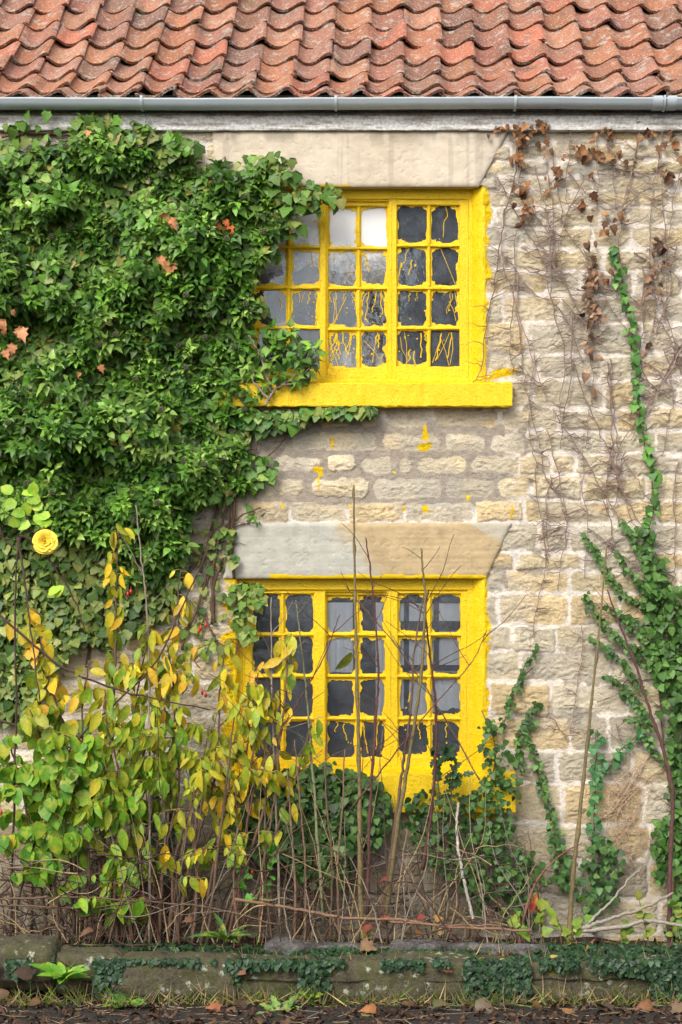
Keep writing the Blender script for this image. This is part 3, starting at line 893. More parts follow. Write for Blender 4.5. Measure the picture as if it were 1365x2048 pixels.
# cover strip between middle and right sash
# ---- fascia, gutter, brackets
fb = MB()
yfas = -0.035
for i in range(30):
    pass
n = 120
V = []
for i in range(n + 1):
    x = -3.1 + 6.2 * i / n
    zt = wz_(214, yfas); zb = wz_(261, yfas)
    j = 0.0012
    for (y, z) in ((0.05, zt), (yfas, zt), (yfas, (zt + zb) / 2), (yfas, zb + 0.03), (yfas - 0.006, zb + 0.028), (yfas - 0.006, zb + 0.004), (yfas, zb), (0.05, zb)):
        V.append((x, y + j * RS.randn(), z + j * RS.randn()))
m_ = 8
fb.add(V, np.array([[i * m_ + k, i * m_ + k + 1, (i + 1) * m_ + k + 1, (i + 1) * m_ + k] for i in range(n) for k in range(m_ - 1)]))
fb.build('fascia_board', M['fascia'], cottage, smooth=False)

YG = -0.105; RG = 0.056
ZG = wz_(201, YG)          # rim height
gm = MB()
for (x0, x1) in ((-3.1, (1326 - 682.5) / PPM), ((1328 - 682.5) / PPM, 3.1)):
    n = 30
    V = []
    prof = []
    for th in np.linspace(pi, 2 * pi, 15): prof.append((YG + RG * cos(th), ZG + RG * 0.98 * sin(th)))
    prof = [(YG - RG - 0.003, ZG + 0.003), (YG - RG - 0.005, ZG - 0.004), (YG - RG - 0.001, ZG - 0.010)] + prof[2:] + [(YG + RG, ZG + 0.004)]
    inner = [(YG + RG * 0.95 * cos(th), ZG + RG * 0.95 * sin(th)) for th in np.linspace(2 * pi, pi, 11)]
    prof = prof + inner
    m_ = len(prof)
    for i in range(n + 1):
        x = x0 + (x1 - x0) * i / n
        sag = 0.004 * sin(x * 1.7) + 0.0012 * RS.randn()
        for (y, z) in prof: V.append((x, y, z + sag))
    gm.add(V, np.array([[i * m_ + k, i * m_ + (k + 1) % m_, (i + 1) * m_ + (k + 1) % m_, (i + 1) * m_ + k] for i in range(n) for k in range(m_)]))
gutter = gm.build('gutter', M['gutter'], cottage)
def strap(name, x, wd, r, col):
    b_ = MB()
    V = []
    prof = [(YG + r * cos(th), ZG + r * sin(th)) for th in np.linspace(pi * 0.93, 2 * pi * 1.0, 16)]
    prof += [(YG + (r - 0.006) * cos(th), ZG + (r - 0.006) * sin(th)) for th in np.linspace(2 * pi, pi * 0.93, 16)]
    m_ = len(prof)
    for xx in (x - wd / 2, x + wd / 2):
        for (y, z) in prof: V.append((xx, y, z))
    b_.add(V, [np.array([[k, (k + 1) % m_, m_ + (k + 1) % m_, m_ + k] for k in range(m_)]), np.array([[k, m_ - 2 - k + 0, m_ - 1 - k, k][:3] for k in range(1)])])
    for s_, o_ in ((0, 1), (m_, -1)):
        h = m_ // 2
        Q = [[s_ + k, s_ + m_ - 1 - k, s_ + m_ - 2 - k, s_ + k + 1][::o_] for k in range(h - 1)]
        b_.f.append(np.array(Q))
    # clip foot on the fascia
    b_.box((x - 0.012, YG + r - 0.004, ZG - 0.085), (x + 0.012, yfas - 0.004, ZG - 0.004), c=0.003)
    return b_.build(name, M['gutter'], gutter, smooth=False)
for px in (285, 672, 1030): strap('gutter_bracket', wx_(px, YG), 0.016, RG + 0.008, 0)
for px in (1320, 1327, 1338):
    pass
strap('gutter_joint', wx_(1327, YG), 0.012, RG + 0.012, 0)
tag(strap('gutter_joint', wx_(1314, YG), 0.060, RG + 0.005, 0), 'dark ribbed rubber gutter seal')
tag(strap('gutter_joint', wx_(1342, YG), 0.060, RG + 0.005, 0), 'dark ribbed rubber gutter seal')

# ---- pantile roof
def roof():
    mb = MB()
    TW = 0.2345; GA = 0.282; TH = 0.019
    pts = [(-0.105, ZG - 0.012)]
    for a in [24, 32.5, 37, 40, 42] + [42] * 9:
        pts.append((pts[-1][0] + GA * cos(radians(a)), pts[-1][1] + GA * sin(radians(a))))
    pts = np.array(pts)
    pal = np.array([(0.40, 0.165, 0.09), (0.44, 0.195, 0.11), (0.37, 0.15, 0.09), (0.31, 0.135, 0.10), (0.48, 0.165, 0.105), (0.40, 0.205, 0.135), (0.34, 0.165, 0.125), (0.43, 0.21, 0.14)])
    NU = 18
    u = np.linspace(0.0, 1.07, NU)
    c = 0.5 + 0.5 * np.cos(2 * pi * np.clip(u, 0, 1) ** 0.78)
    prof = 0.052 * c ** 1.25
    over = np.clip(u - 1.0, 0, 1)
    prof = prof - over * 0.16 + 0.016 * np.clip(u, 0, 1.0)
    prof[0] += -0.004
    for r in range(len(pts) - 1):
        p0 = pts[r]; p1 = pts[r + 1]
        d = (p1 - p0) / np.linalg.norm(p1 - p0); nrm = np.array([-d[1], d[0]])
        for k in range(-17, 18):
            x0 = k * TW + 0.02 + r * 0.0115 + 0.006 * RS.randn() - TW / 2
            if abs(x0) > 3.6: continue
            lift = TH + 0.006 + 0.003 * RS.randn() + (0.010 if RS.rand() < 0.14 else 0); slip = 0.006 * RS.randn(); yaw = 0.018 * RS.randn(); roll = 0.014 * RS.randn()
            amp = 1 + 0.08 * RS.randn()
            L_ = GA + 0.06
            ss = np.array([0, 0.008, 0.09, 0.2, L_])
            col = (0.8 * pal[RS.randint(len(pal))] + 0.2 * np.array([0.37, 0.155, 0.09])) * np.array([0.84, 0.82, 0.74]) * (1 + 0.11 * RS.randn())
            if RS.rand() < 0.16: col = col * 0.68 + 0.02
            top = np.zeros((len(ss), NU, 3)); bot = np.zeros_like(top)
            for i, s_ in enumerate(ss):
                base = lift * (1 - s_ / GA) - (0.005 if i == 0 else 0)
                h = prof * amp + base + roll * (u - 0.5)
                x = x0 + u * TW + yaw * s_
                for arr, off in ((top, TH), (bot, 0.0)):
                    q = p0[None] + d[None] * (s_ + slip) + nrm[None] * (h[:, None] + off - TH)
                    arr[i, :, 0] = x; arr[i, :, 1] = q[:, 0]; arr[i, :, 2] = q[:, 1]
            ns = len(ss)
            kk = (np.arange(ns - 1)[:, None] * NU + np.arange(NU - 1)[None]).ravel()
            q = np.stack([kk, kk + 1, kk + NU + 1, kk + NU], -1)
            mb.add(top.reshape(-1, 3), q, col)
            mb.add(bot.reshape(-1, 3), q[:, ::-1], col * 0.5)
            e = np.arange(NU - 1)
            mb.add(np.concatenate([bot[0], top[0]]), np.stack([e, e + 1, e + 1 + NU, e + NU], -1), col * 0.45)  # front edge tinted darker for the shadow line below the tile
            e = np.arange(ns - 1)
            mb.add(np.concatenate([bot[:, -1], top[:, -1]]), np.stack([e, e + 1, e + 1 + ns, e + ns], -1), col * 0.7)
    # felt and mortar bed under the tiles
    V = []
    for p in pts: V += [(-3.4, p[0] + 0.03, p[1] - 0.055), (3.4, p[0] + 0.03, p[1] - 0.055)]
    mb.add(V, np.array([[2 * i, 2 * i + 1, 2 * i + 3, 2 * i + 2] for i in range(len(pts) - 1)]), (0.10, 0.085, 0.05))
    V = [(-3.4, -0.055, ZG - 0.03), (3.4, -0.055, ZG - 0.03), (3.4, -0.065, ZG + 0.045), (-3.4, -0.065, ZG + 0.045)]
    mb.add(V, np.array([[0, 1, 2, 3]]), (0.16, 0.14, 0.08))
    return mb.build('roof', M['tile'], cottage)
roof()

# ---- cards inside the windows, and sheets and bars added as pane reflections
def cloth(px0, px1, py0, py1, y, folds, label, seed, ragged=0.0, name='net_curtain', cat='curtain'):  # pale sheet added behind the glass, standing in for a reflection
    rs = np.random.RandomState(seed)
    mb = MB(); nu, nv = 50, 14
    V = []
    for j in range(nv + 1):
        for i in range(nu + 1):
            u = i / nu; v = j / nv
            p = W(px0 + (px1 - px0) * u + 3 * v * sin(u * 9), py0 + (py1 - py0 + ragged * (fbm(np.array([u * 4.0]), np.array([0.3]), seed)[0] - 0.5)) * v, y)
            p[1] += (0.012 if y > 0.15 else 0.006) * sin(u * folds * 2 * pi) * (0.4 + 0.6 * v)
            V.append(p)
    mb.add(V, np.array([[j * (nu + 1) + i, (j + 1) * (nu + 1) + i, (j + 1) * (nu + 1) + i + 1, j * (nu + 1) + i + 1] for j in range(nv) for i in range(nu)]))
    return tag(mb.build(name, M['cloth']), label, cat)
cloth(500, 760, 376, 545, 0.19, 9, 'white net curtain hanging behind the upper left and middle panes of the upper window', 3, 60)
cloth(690, 712, 1200, 1345, 0.34, 2, 'narrow strip of pale curtain behind the middle sash of the lower window, left of the green cane', 4, 6) if False else None
cloth(655, 706, 1205, 1345, 0.134, 3, 'pale curtain drop behind the left middle panes of the lower window', 4, 6)
cloth(752, 782, 1205, 1440, 0.134, 2, 'narrow pale curtain drop behind the right middle panes of the lower window', 5, 6)
cloth(792, 925, 1206, 1420, 0.134, 8, 'wide pale curtain behind the right hand sash of the lower window', 6, 60)
def bars():  # dark bars added behind the glass for the reflected window frame
    mb = MB()
    for (a, b_, c_, d_) in ((808, 818, 1190, 1420), (790, 930, 1242, 1262), (790, 930, 1330, 1342), (868, 878, 1190, 1340), (712, 722, 1200, 1345), (790, 930, 1184, 1206)):
        p = W(a, d_, 0.135); q = W(b_, c_, 0.135)
        mb.box((p[0], 0.1225, p[2]), (q[0], 0.1255, q[2]), (0.02, 0.02, 0.022))
    p = W(640, 1350, 0.27); q = W(935, 1343, 0.29)
    mb.box((p[0], 0.1205, p[2]), (q[0], 0.1222, q[2]), (0.02, 0.02, 0.022))
    return tag(mb.build('inner_window_frame', M['plain'], None, False), 'dark timber inner frame behind the right half of the lower window', 'inner frame')
bars()
for (a, b_, c_, d_, lab) in ((686, 704, 703, 738, 'white card standing behind the bottom left middle pane of the upper window'),
                            (752, 768, 706, 738, 'white card standing behind the bottom right middle pane of the upper window'),
                            (795, 806, 706, 738, 'small pale card behind the bottom left pane of the right upper sash, nearer the mullion'),
                            (812, 832, 704, 738, 'wider pale card behind the bottom left pane of the right upper sash')):
    mb = MB(); p = W(a, d_ + 22, 0.15); q = W(b_, c_, 0.15)
    mb.box((p[0], 0.145, p[2]), (q[0], 0.152, q[2]), (0.78, 0.82, 0.86), c=0.003)
    tag(mb.build('card', M['plain'], None, False), lab, 'card')

# ================================================================== GROUND
gb = MB()
gb.add([(-120, -150, -0.004), (120, -150, -0.004), (120, 120, -0.004), (-120, 120, -0.004)], np.array([[0, 1, 2, 3]]))
tag(gb.build('lane', M['lane'], None, False), 'old dark tarmac lane in front of the cottage', 'lane', kind='structure')
x = np.arange(-3.2, 3.2, 0.03); y = np.arange(-1.12, 0.05, 0.03)
Xg, Yg = np.meshgrid(x, y)
Zg = 0.145 + 0.05 * (fbm(Xg * 2, Yg * 2, 5, 4) - 0.5) + 0.03 * (fbm(Xg * 11, Yg * 11, 6, 4) - 0.5) - 0.02 * sstep(-0.75, -1.1, Yg)
mb = MB(); k = (np.arange(len(y) - 1)[:, None] * len(x) + np.arange(len(x) - 1)[None]).ravel()
mb.add(np.stack([Xg, Yg, Zg], -1).reshape(-1, 3), np.stack([k, k + 1, k + len(x) + 1, k + len(x)], -1))
tag(mb.build('verge', M['soil'], None), 'strip of bare soil between the kerb stones and the wall', 'verge', kind='structure')

# ================================================================== LEAF SHAPES  (base at origin, tip at +y, faces +z)
def tpl_ovate(w=0.30, fold=0.07, curl=-0.10, rows=(0.0, 0.16, 0.42, 0.72, 1.0), ws=(0.0, 0.72, 1.0, 0.62, 0.0)):
    V = []; sh = []
    for t, ww in zip(rows, ws):
        z = curl * t * t
        if ww == 0: V.append((0, t, z)); sh.append(1.06)
        else:
            V += [(-w * ww, t, z + fold * ww), (0, t, z), (w * ww, t, z + fold * ww)]; sh += [0.96, 1.12, 0.96]
    n = len(rows) - 2
    T = [[0, 2, 1], [0, 3, 2]]; Q = []
    for i in range(n - 1):
        a = 1 + 3 * i
        Q += [[a, a + 1, a + 4, a + 3], [a + 1, a + 2, a + 5, a + 4]]
    a = 1 + 3 * (n - 1); e = a + 3
    T += [[a, a + 1, e], [a + 1, a + 2, e]]
    return (np.array(V, float), [np.array(T), np.array(Q)] if Q else [np.array(T)], np.array(sh))

def tpl_outline(half, fold=0.10, curl=-0.12):
    """half: right hand outline points (x, y) from base to tip; mirrored; fan over the midrib"""
    R = [(x, y) for x, y in half]
    mid = [(0, y) for _, y in R]
    V = []; sh = []
    for (x, y) in mid: V.append((0, y, curl * y * abs(y))); sh.append(1.10)
    for (x, y) in R: V.append((x, y, curl * y * abs(y) + fold * x)); sh.append(0.97)
    for (x, y) in R: V.append((-x, y, curl * y * abs(y) + fold * x)); sh.append(0.97)
    n = len(R)
    Q = []
    for i in range(n - 1):
        Q += [[i, n + i, n + i + 1, i + 1], [i, i + 1, 2 * n + i + 1, 2 * n + i]]
    return (np.array(V, float), [np.array(Q)], np.array(sh))

T_ADULT = tpl_ovate(0.27, 0.06, -0.16, ws=(0, 0.85, 1.0, 0.52, 0))
T_ADULT2 = tpl_ovate(0.34, 0.08, -0.22, ws=(0, 0.95, 0.9, 0.42, 0))
T_IVY = tpl_outline([(0.02, 0.0), (0.30, -0.10), (0.40, 0.10), (0.56, 0.28), (0.36, 0.46), (0.30, 0.66), (0.02, 1.0)])
T_IVY2 = tpl_outline([(0.02, 0.0), (0.28, -0.14), (0.44, 0.04), (0.44, 0.30), (0.30, 0.60), (0.02, 0.95)], 0.14, -0.05)
T_SHRUB = tpl_ovate(0.235, 0.07, -0.22, rows=(0, 0.1, 0.3, 0.55, 0.8, 1.0), ws=(0, 0.55, 0.95, 1.0, 0.6, 0))
T_ROUND = tpl_outline([(0.02, 0.0), (0.26, 0.02), (0.38, 0.20), (0.44, 0.42), (0.36, 0.60), (0.33, 0.72), (0.18, 0.84), (0.01, 1.0)], 0.12, -0.18)
T_CURL = tpl_outline([(0.02, 0.0), (0.30, -0.04), (0.34, 0.14), (0.58, 0.34), (0.34, 0.46), (0.42, 0.72), (0.18, 0.74), (0.02, 1.05)], 0.55, -0.35)
T_DRY = tpl_outline([(0.02, 0.0), (0.22, 0.02), (0.34, 0.18), (0.40, 0.36), (0.30, 0.52), (0.32, 0.66), (0.14, 0.84), (0.01, 1.02)], 0.75, -0.5)
T_DRY2 = tpl_outline([(0.02, 0.0), (0.20, 0.06), (0.30, 0.30), (0.22, 0.55), (0.16, 0.80), (0.01, 1.0)], -0.8, -0.35)
T_GRASS = (np.array([(-0.5, 0, 0), (0.5, 0, 0), (-0.4, 0.5, 0.06), (0.4, 0.5, 0.06), (0, 1, 0.28)], float) * np.array([0.045, 1, 1]), [np.array([[0, 1, 3, 2]]), np.array([[2, 3, 4]])], np.ones(5))
T_HOLLY = tpl_outline([(0.02, 0), (0.16, 0.06), (0.34, 0.16), (0.20, 0.32), (0.36, 0.48), (0.18, 0.64), (0.24, 0.80), (0.02, 1.0)], 0.3, -0.1)

def cols(*rgb): return [lin(*c) for c in rgb]
PAL_AD = cols((84, 126, 40), (110, 150, 54), (64, 102, 34), (144, 174, 82), (76, 114, 44), (52, 86, 30), (94, 134, 50))
PAL_JV = cols((92, 132, 50), (80, 112, 42), (108, 132, 60), (58, 88, 36), (140, 150, 76), (88, 116, 48), (48, 72, 32), (150, 140, 70))
PAL_LOW = cols((104, 130, 58), (76, 106, 44), (134, 148, 74), (58, 88, 38), (158, 160, 86))
PAL_DK = cols((62, 96, 42), (50, 82, 36), (78, 112, 52), (44, 70, 34), (96, 130, 66))
PAL_GI = cols((46, 72, 46), (34, 56, 40), (58, 84, 54), (50, 78, 42), (38, 62, 38))
PAL_BR = [0.95 * c for c in cols((148, 108, 72), (116, 82, 56), (172, 132, 90), (92, 66, 50), (144, 92, 56), (130, 98, 72))]
PAL_BR2 = [0.8 * c for c in cols((112, 84, 66), (144, 110, 84), (92, 70, 58), (186, 150, 120))]
PAL_YG = cols((150, 162, 44), (122, 150, 44), (172, 170, 48), (104, 136, 42), (182, 168, 48), (90, 120, 40))
PAL_YO = cols((222, 182, 44), (210, 166, 44), (198, 182, 48), (226, 192, 60), (200, 150, 56), (170, 176, 44))
PAL_GR = cols((84, 140, 38), (104, 152, 40), (70, 122, 38), (122, 160, 44))
BARK = lin(104, 82, 66); BARKG = lin(118, 104, 70); BARKR = lin(92, 58, 54); BARKL = lin(158, 144, 128); STRAW = lin(186, 160, 118)

def rnd(n, s, rs): return rs.randn(n, 3) * s

def wall_leaves(mb, P, y, size, pal, rs, tpl=T_IVY, up=0.45, tipdn=0.85, jit=0.12, spread=0.45):
    """leaves lying over the wall: P photo points, y depths"""
    n = len(P)
    y = np.broadcast_to(y, (n,))
    pos = np.array([W(p[0], p[1], yy) for p, yy in zip(P, y)])
    tip = np.stack([rs.randn(n) * spread, -0.25 + 0.3 * rs.randn(n), -tipdn + 0.35 * rs.randn(n)], -1)
    nr = np.stack([0.35 * rs.randn(n), -np.ones(n), up + 0.35 * rs.randn(n)], -1)
    sz = size * np.exp(0.30 * np.clip(rs.randn(n), -2, 1.1)) / PPM
    mb.leaves(tpl, pos, tip, nr, sz, pick(pal, n, rs, jit), wid=rs.uniform(0.85, 1.15, n))

def rosettes(mb, Cn, axis, K, size, pal, rs, tpls=(T_ADULT, T_ADULT2), droop=0.55):
    R = len(Cn)
    ax = nrmz(axis)
    e1 = nrmz(np.cross(ax, np.array([0.2, 0.1, 1.0]))); e2 = np.cross(ax, e1)
    rc = pick(pal, R, rs, 0.20)
    for ti, tp in enumerate(tpls):
        for k in range(ti, K, len(tpls)):
            ok = rs.rand(R) < 0.9
            phi = k * 2.39996 + rs.rand(R) * 0.6 + np.arange(R)
            th = np.radians(np.clip(22 + 95 * (k / K) ** 0.8 + 10 * rs.randn(R), 8, 130))
            d = ax * np.cos(th)[:, None] + (e1 * np.cos(phi)[:, None] + e2 * np.sin(phi)[:, None]) * np.sin(th)[:, None]
            d = d + np.array([0, 0, -droop]) * (0.4 + 0.6 * k / K)
            pos = Cn - ax * (0.075 * (k / K))[..., None] if np.ndim(k) else Cn - ax * 0.075 * (k / K)
            pos = pos + nrmz(d) * 0.016
            nr = ax + np.array([0, 0, 0.75]) + 0.25 * rs.randn(R, 3)
            sz = size / PPM * (0.62 + 0.5 * k / K) * np.exp(0.22 * np.clip(rs.randn(R), -2, 1.2))
            c = rc * (1 + 0.12 * rs.randn(R, 1)) * (1.14 - 0.22 * k / K)
            mb.leaves(tp, pos[ok], d[ok], nr[ok], sz[ok], np.clip(c[ok], 0.004, 1))

def ball_cluster(mb, c, r, n, rb, col, rs):
    """little head of berries"""
    th = np.arccos(1 - 2 * (np.arange(n) + 0.5) / n); ph = np.arange(n) * 2.39996
    for t, p in zip(th, ph):
        q = c + r * np.array([sin(t) * cos(p), sin(t) * sin(p), cos(t)])
        mb.tube([q + np.array([0, 0, -rb]), q + np.array([0, 0, -rb * 0.5]), q + np.array([0, 0, rb * 0.5]), q + np.array([0, 0, rb])], np.array([0.25, 0.95, 0.95, 0.25]) * rb, sides=6, col=col * rs.uniform(0.7, 1.2))
        mb.tube([c, q], rb * 0.2, sides=3, col=col, cap=False)

def wander(mb, pts, y, r0, r1, col, rs, amp=2.5, side=0, side_len=(12, 34), n=7, up=0.4):
    """climbing stem through photo points at depth y with short rootlets and side twigs"""
    P = spline([W(px, py, y) for px, py in pts], n)
    P = P + np.stack([fbm(np.arange(len(P)) * 0.45, np.zeros(len(P)), rs.randint(999), 3) - 0.5, 0.4 * (fbm(np.arange(len(P)) * 0.5, np.zeros(len(P)), rs.randint(999), 2) - 0.5), np.zeros(len(P))], -1) * amp * 4 / PPM
    mb.tube(P, r0 / PPM, r1 / PPM, sides=6, col=col * rs.uniform(0.85, 1.15))
    t = nrmz(np.gradient(P, axis=0))
    for _ in range(side):
        i = rs.randint(1, len(P) - 1)
        sgn = rs.choice([-1, 1])
        L_ = rs.uniform(*side_len) / PPM
        nv = np.array([sgn * 1.0, 0, up * rs.uniform(-0.4, 1.4)]); nv = nrmz(nv)
        q = [P[i]]
        for s_ in range(4):
            q.append(q[-1] + nv * L_ / 4 + np.array([0, 0.001 * rs.randn(), 0.10 * L_ * rs.randn()]))
        mb.tube(q, 1.1 / PPM, 0.4 / PPM, sides=4, col=col * rs.uniform(0.6, 1.1), cap=False)
    return P

# ================================================================== BIG IVY, LEFT
rs = np.random.RandomState(101)
ivyL = tag(empty('climbing_ivy', W(120, 1870, -0.12)), 'huge dense green ivy covering the left side of the wall up to the gutter', 'ivy')
POLY_AD = [(-260, 310), (0, 312), (60, 296), (120, 292), (165, 262), (200, 250), (235, 285), (262, 300), (290, 290), (305, 300), (350, 318), (380, 318), (395, 335), (440, 335), (480, 345), (520, 325), (545, 335), (560, 380), (552, 420), (555, 470), (528, 510), (512, 560), (496, 590), (498, 650), (500, 700), (520, 740), (500, 800), (505, 850), (480, 900), (490, 960), (462, 1000), (420, 1000), (372, 1030), (378, 1100), (345, 1160), (290, 1180), (240, 1150), (200, 1080), (110, 1060), (0, 1040), (-260, 1060)]
POLY_LOW = [(-260, 980), (0, 980), (200, 1000), (340, 1080), (360, 1160), (330, 1230), (270, 1270), (215, 1290), (160, 1275), (120, 1320), (70, 1390), (30, 1440), (-260, 1460)]
def bulge(P):
    a = fbm(P[:, 0] / 95, P[:, 1] / 95, 301, 3)
    e = np.clip((560 - P[:, 0]) / 160, 0.25, 1) * np.clip((P[:, 1] - 230) / 90, 0.35, 1) * np.clip((1180 - P[:, 1]) / 160, 0.3, 1)
    return 0.05 + 0.62 * np.clip(a - 0.32, 0, 1) * e
mb = MB()
P = sample_poly(POLY_AD, 10500, rs)
wall_leaves(mb, P, -(0.02 + bulge(P) * rs.uniform(0.0, 0.75, len(P))), 16, PAL_JV, rs, T_IVY)
P = sample_poly(POLY_AD, 6500, rs)
wall_leaves(mb, P, -(0.02 + bulge(P) * rs.uniform(0.0, 0.9, len(P))), 15.5, PAL_AD, rs, T_IVY2)
P = sample_poly(POLY_LOW, 3600, rs)
wall_leaves(mb, P, -(0.02 + 0.09 * rs.rand(len(P))), 18, PAL_LOW, rs, T_IVY)
P = sample_poly(POLY_LOW, 1600, rs)
wall_leaves(mb, P, -(0.02 + 0.10 * rs.rand(len(P))), 17, PAL_LOW, rs, T_IVY2)
# sparse young leaves on the bare stone to the right of the lower ivy
P = sample_poly([(350, 1040), (440, 1010), (480, 1060), (450, 1150), (470, 1260), (430, 1330), (340, 1300), (330, 1200)], 120, rs)
wall_leaves(mb, P, -(0.02 + 0.02 * rs.rand(len(P))), 15, PAL_LOW, rs, T_IVY2)
# the top sprays that reach the gutter board
for (cx, cy, sp, n) in ((198, 258, 20, 90), (240, 275, 14, 26), (290, 262, 9, 26), (372, 290, 14, 26), (352, 300, 20, 30), (60, 300, 50, 60), (330, 292, 16, 20), (540, 345, 24, 70), (598, 402, 22, 46), (655, 392, 20, 26), (560, 440, 16, 40), (540, 500, 12, 24), (505, 610, 12, 36)):
    P = np.stack([cx + sp * rs.randn(n), cy + 0.75 * sp * rs.randn(n)], -1)
    P = P[P[:, 1] > 222]
    wall_leaves(mb, P, -(0.04 + 0.10 * rs.rand(len(P))), 20, PAL_JV + PAL_AD[:3], rs, T_IVY)
mb.build('leaves', M['ivy'], ivyL)
mb = MB()
P = sample_poly(POLY_AD, 1150, rs)
keep_ = fbm(P[:, 0] / 70, P[:, 1] / 70, 305, 3) > 0.36
P = P[keep_]
b_ = bulge(P)
Cn = np.array([W(p[0], p[1], -(0.05 + bb_)) for p, bb_ in zip(P, b_)])
ax = np.stack([0.40 * rs.randn(len(P)), -1.0 + 0.2 * rs.randn(len(P)), 0.25 + 0.4 * rs.randn(len(P))], -1)
rosettes(mb, Cn, ax, 15, 22, PAL_AD, rs)
ext = [(182, 240, 0.08), (212, 262, 0.1), (290, 250, 0.06), (300, 275, 0.08), (530, 345, 0.08), (440, 330, 0.12), (470, 400, 0.2), (515, 420, 0.2), (545, 455, 0.16), (500, 560, 0.14), (470, 615, 0.12), (430, 900, 0.16), (470, 880, 0.14), (495, 960, 0.06), (505, 1030, 0.04)]
Cn2 = np.array([W(a, b, -c_) for a, b, c_ in ext]); ax = np.stack([0.3 * rs.randn(len(ext)), -np.ones(len(ext)), 0.2 + 0.3 * rs.randn(len(ext))], -1)
rosettes(mb, Cn2, ax, 14, 29, PAL_AD, rs)
mb.build('leaf_rosettes', M['ivy'], ivyL)
mb = MB()
for k in range(26):
    x0 = rs.uniform(0, 480); y0 = rs.uniform(1050, 1400) if x0 < 330 else rs.uniform(950, 1250)
    pts = [(x0, y0)]
    for _ in range(5): pts.append((pts[-1][0] + rs.uniform(-45, 45), pts[-1][1] - rs.uniform(70, 150)))
    pts = [p for p in pts if p[1] > 275]
    if len(pts) > 2: wander(mb, pts, -0.03, 3.2, 1.5, BARK * 0.8, rs, side=6)
for pts in ([(330, 1880), (345, 1600), (350, 1350), (362, 1150), (370, 1000)], [(60, 1880), (70, 1600), (85, 1350), (78, 1100)], [(360, 1300), (400, 1200), (430, 1090), (470, 1040), (520, 1015)], [(365, 1160), (420, 1100), (450, 1060), (500, 1045)], [(440, 1330), (420, 1250), (380, 1200)], [(0, 262), (50, 258), (110, 264), (180, 255)], [(0, 275), (60, 266), (140, 270)], [(15, 330), (48, 262)], [(90, 330), (96, 262)]):
    wander(mb, pts, -0.025, 3.0, 1.4, BARK * 1.1, rs, side=8)
mb.build('stems', M['bark'], ivyL)
hd = None
for i in rs.choice(len(Cn), 52, False):
    if Cn[i][2] < W(0, 1120)[2]: continue
    if hd is None:
        hm = MB(); ball_cluster(hm, np.zeros(3), 0.017, 22, 0.0048, lin(96, 98, 70), rs)
        hd = hm.build('flower_head', M['plain'], ivyL)
        hd0 = hd
        base = np.array(ivyL.location)
    else:
        hd = hd0.copy(); COL.objects.link(hd); hd.parent = ivyL
    hd.location = tuple(Cn[i] + np.array([0, -0.035, 0.01]) - base)
# withered leaves caught in the ivy
for (lst, nm, pal_) in (([(10, 640), (22, 622), (40, 660), (12, 700), (30, 690), (5, 660), (46, 655)], 'pale orange withered leaves', cols((206, 150, 108), (190, 130, 92))), ([(452, 440), (462, 452), (450, 455), (440, 448)], 'red withered leaf', cols((200, 84, 48), (186, 104, 60))), ([(345, 525), (318, 515), (198, 732), (158, 745), (338, 440), (332, 428), (178, 262)], 'tan withered leaves', cols((196, 138, 96), (170, 112, 70)))):
    mb = MB(); P = np.array(lst, float)
    wall_leaves(mb, P, -(0.30 if lst[0][0] < 400 else 0.2), 20, pal_, rs, T_CURL)
    tag(mb.build('withered_leaves', M['deadleaf'], ivyL), nm + ' among the green')

# ivy spray across the left panes and along the underside of the upper sill
ivyS = tag(empty('ivy_spray', W(530, 812, -0.1)), 'bright green ivy spray hanging in front of the bottom left panes of the upper window', 'ivy')
mb = MB()
for pts in ([(532, 812), (545, 785), (565, 770), (600, 740), (620, 705)], [(545, 785), (530, 740), (515, 700), (500, 670)], [(565, 770), (590, 765), (620, 735)], [(540, 800), (512, 770), (505, 740)]):
    wander(mb, pts, -0.12, 3.0, 1.2, BARKL * 0.8, rs, side=2)
mb.build('stems', M['bark'], ivyS)
mb = MB()
ext = [(520, 668, .12), (555, 680, .13), (585, 660, .1), (600, 690, .14), (625, 715, .14), (610, 735, .15), (575, 715, .16), (540, 720, .16), (515, 705, .13), (590, 755, .15), (560, 745, .15), (530, 765, .14), (505, 745, .12), (512, 790, .12), (480, 780, .12), (575, 690, .12), (545, 655, .1), (625, 690, .1), (490, 690, .12), (488, 730, .14), (490, 830, .1), (500, 815, .1), (460, 760, .14), (450, 800, .14), (540, 695, .12), (600, 720, .15)]
Cn3 = np.array([W(a, b, -c_) for a, b, c_ in ext]); ax = np.stack([0.4 * rs.randn(len(ext)), -np.ones(len(ext)), 0.2 + 0.4 * rs.randn(len(ext))], -1)
rosettes(mb, Cn3, ax, 11, 25, PAL_AD, rs)
mb.build('leaves', M['ivy'], ivyS)

ivyU = tag(empty('ivy_runner', W(500, 850, -0.05)), 'runner of broad ivy leaves hanging along the underside of the upper yellow sill', 'ivy')
mb = MB()
P = np.stack([np.concatenate([rs.uniform(490, 760, 150), rs.uniform(480, 600, 110)]), 0], -1) if False else None
xs_ = np.concatenate([rs.uniform(490, 750, 150), rs.uniform(490, 610, 130)])
ys2 = 815 + np.abs(rs.randn(len(xs_))) * (16 * np.clip((800 - xs_) / 260, 0.4, 1)) + np.where(xs_ < 610, 8, 0)
wall_leaves(mb, np.stack([xs_, ys2], -1), -(0.03 + 0.08 * rs.rand(len(xs_))), 20, PAL_JV + PAL_AD[:2] + cols((70, 128, 62), (88, 140, 80)), rs, T_IVY)
P = sample_poly([(470, 900), (560, 920), (550, 950), (500, 975), (470, 960)], 34, rs)
wall_leaves(mb, P, -0.05, 18, PAL_AD, rs, T_IVY)
mb.build('leaves', M['ivy'], ivyU)
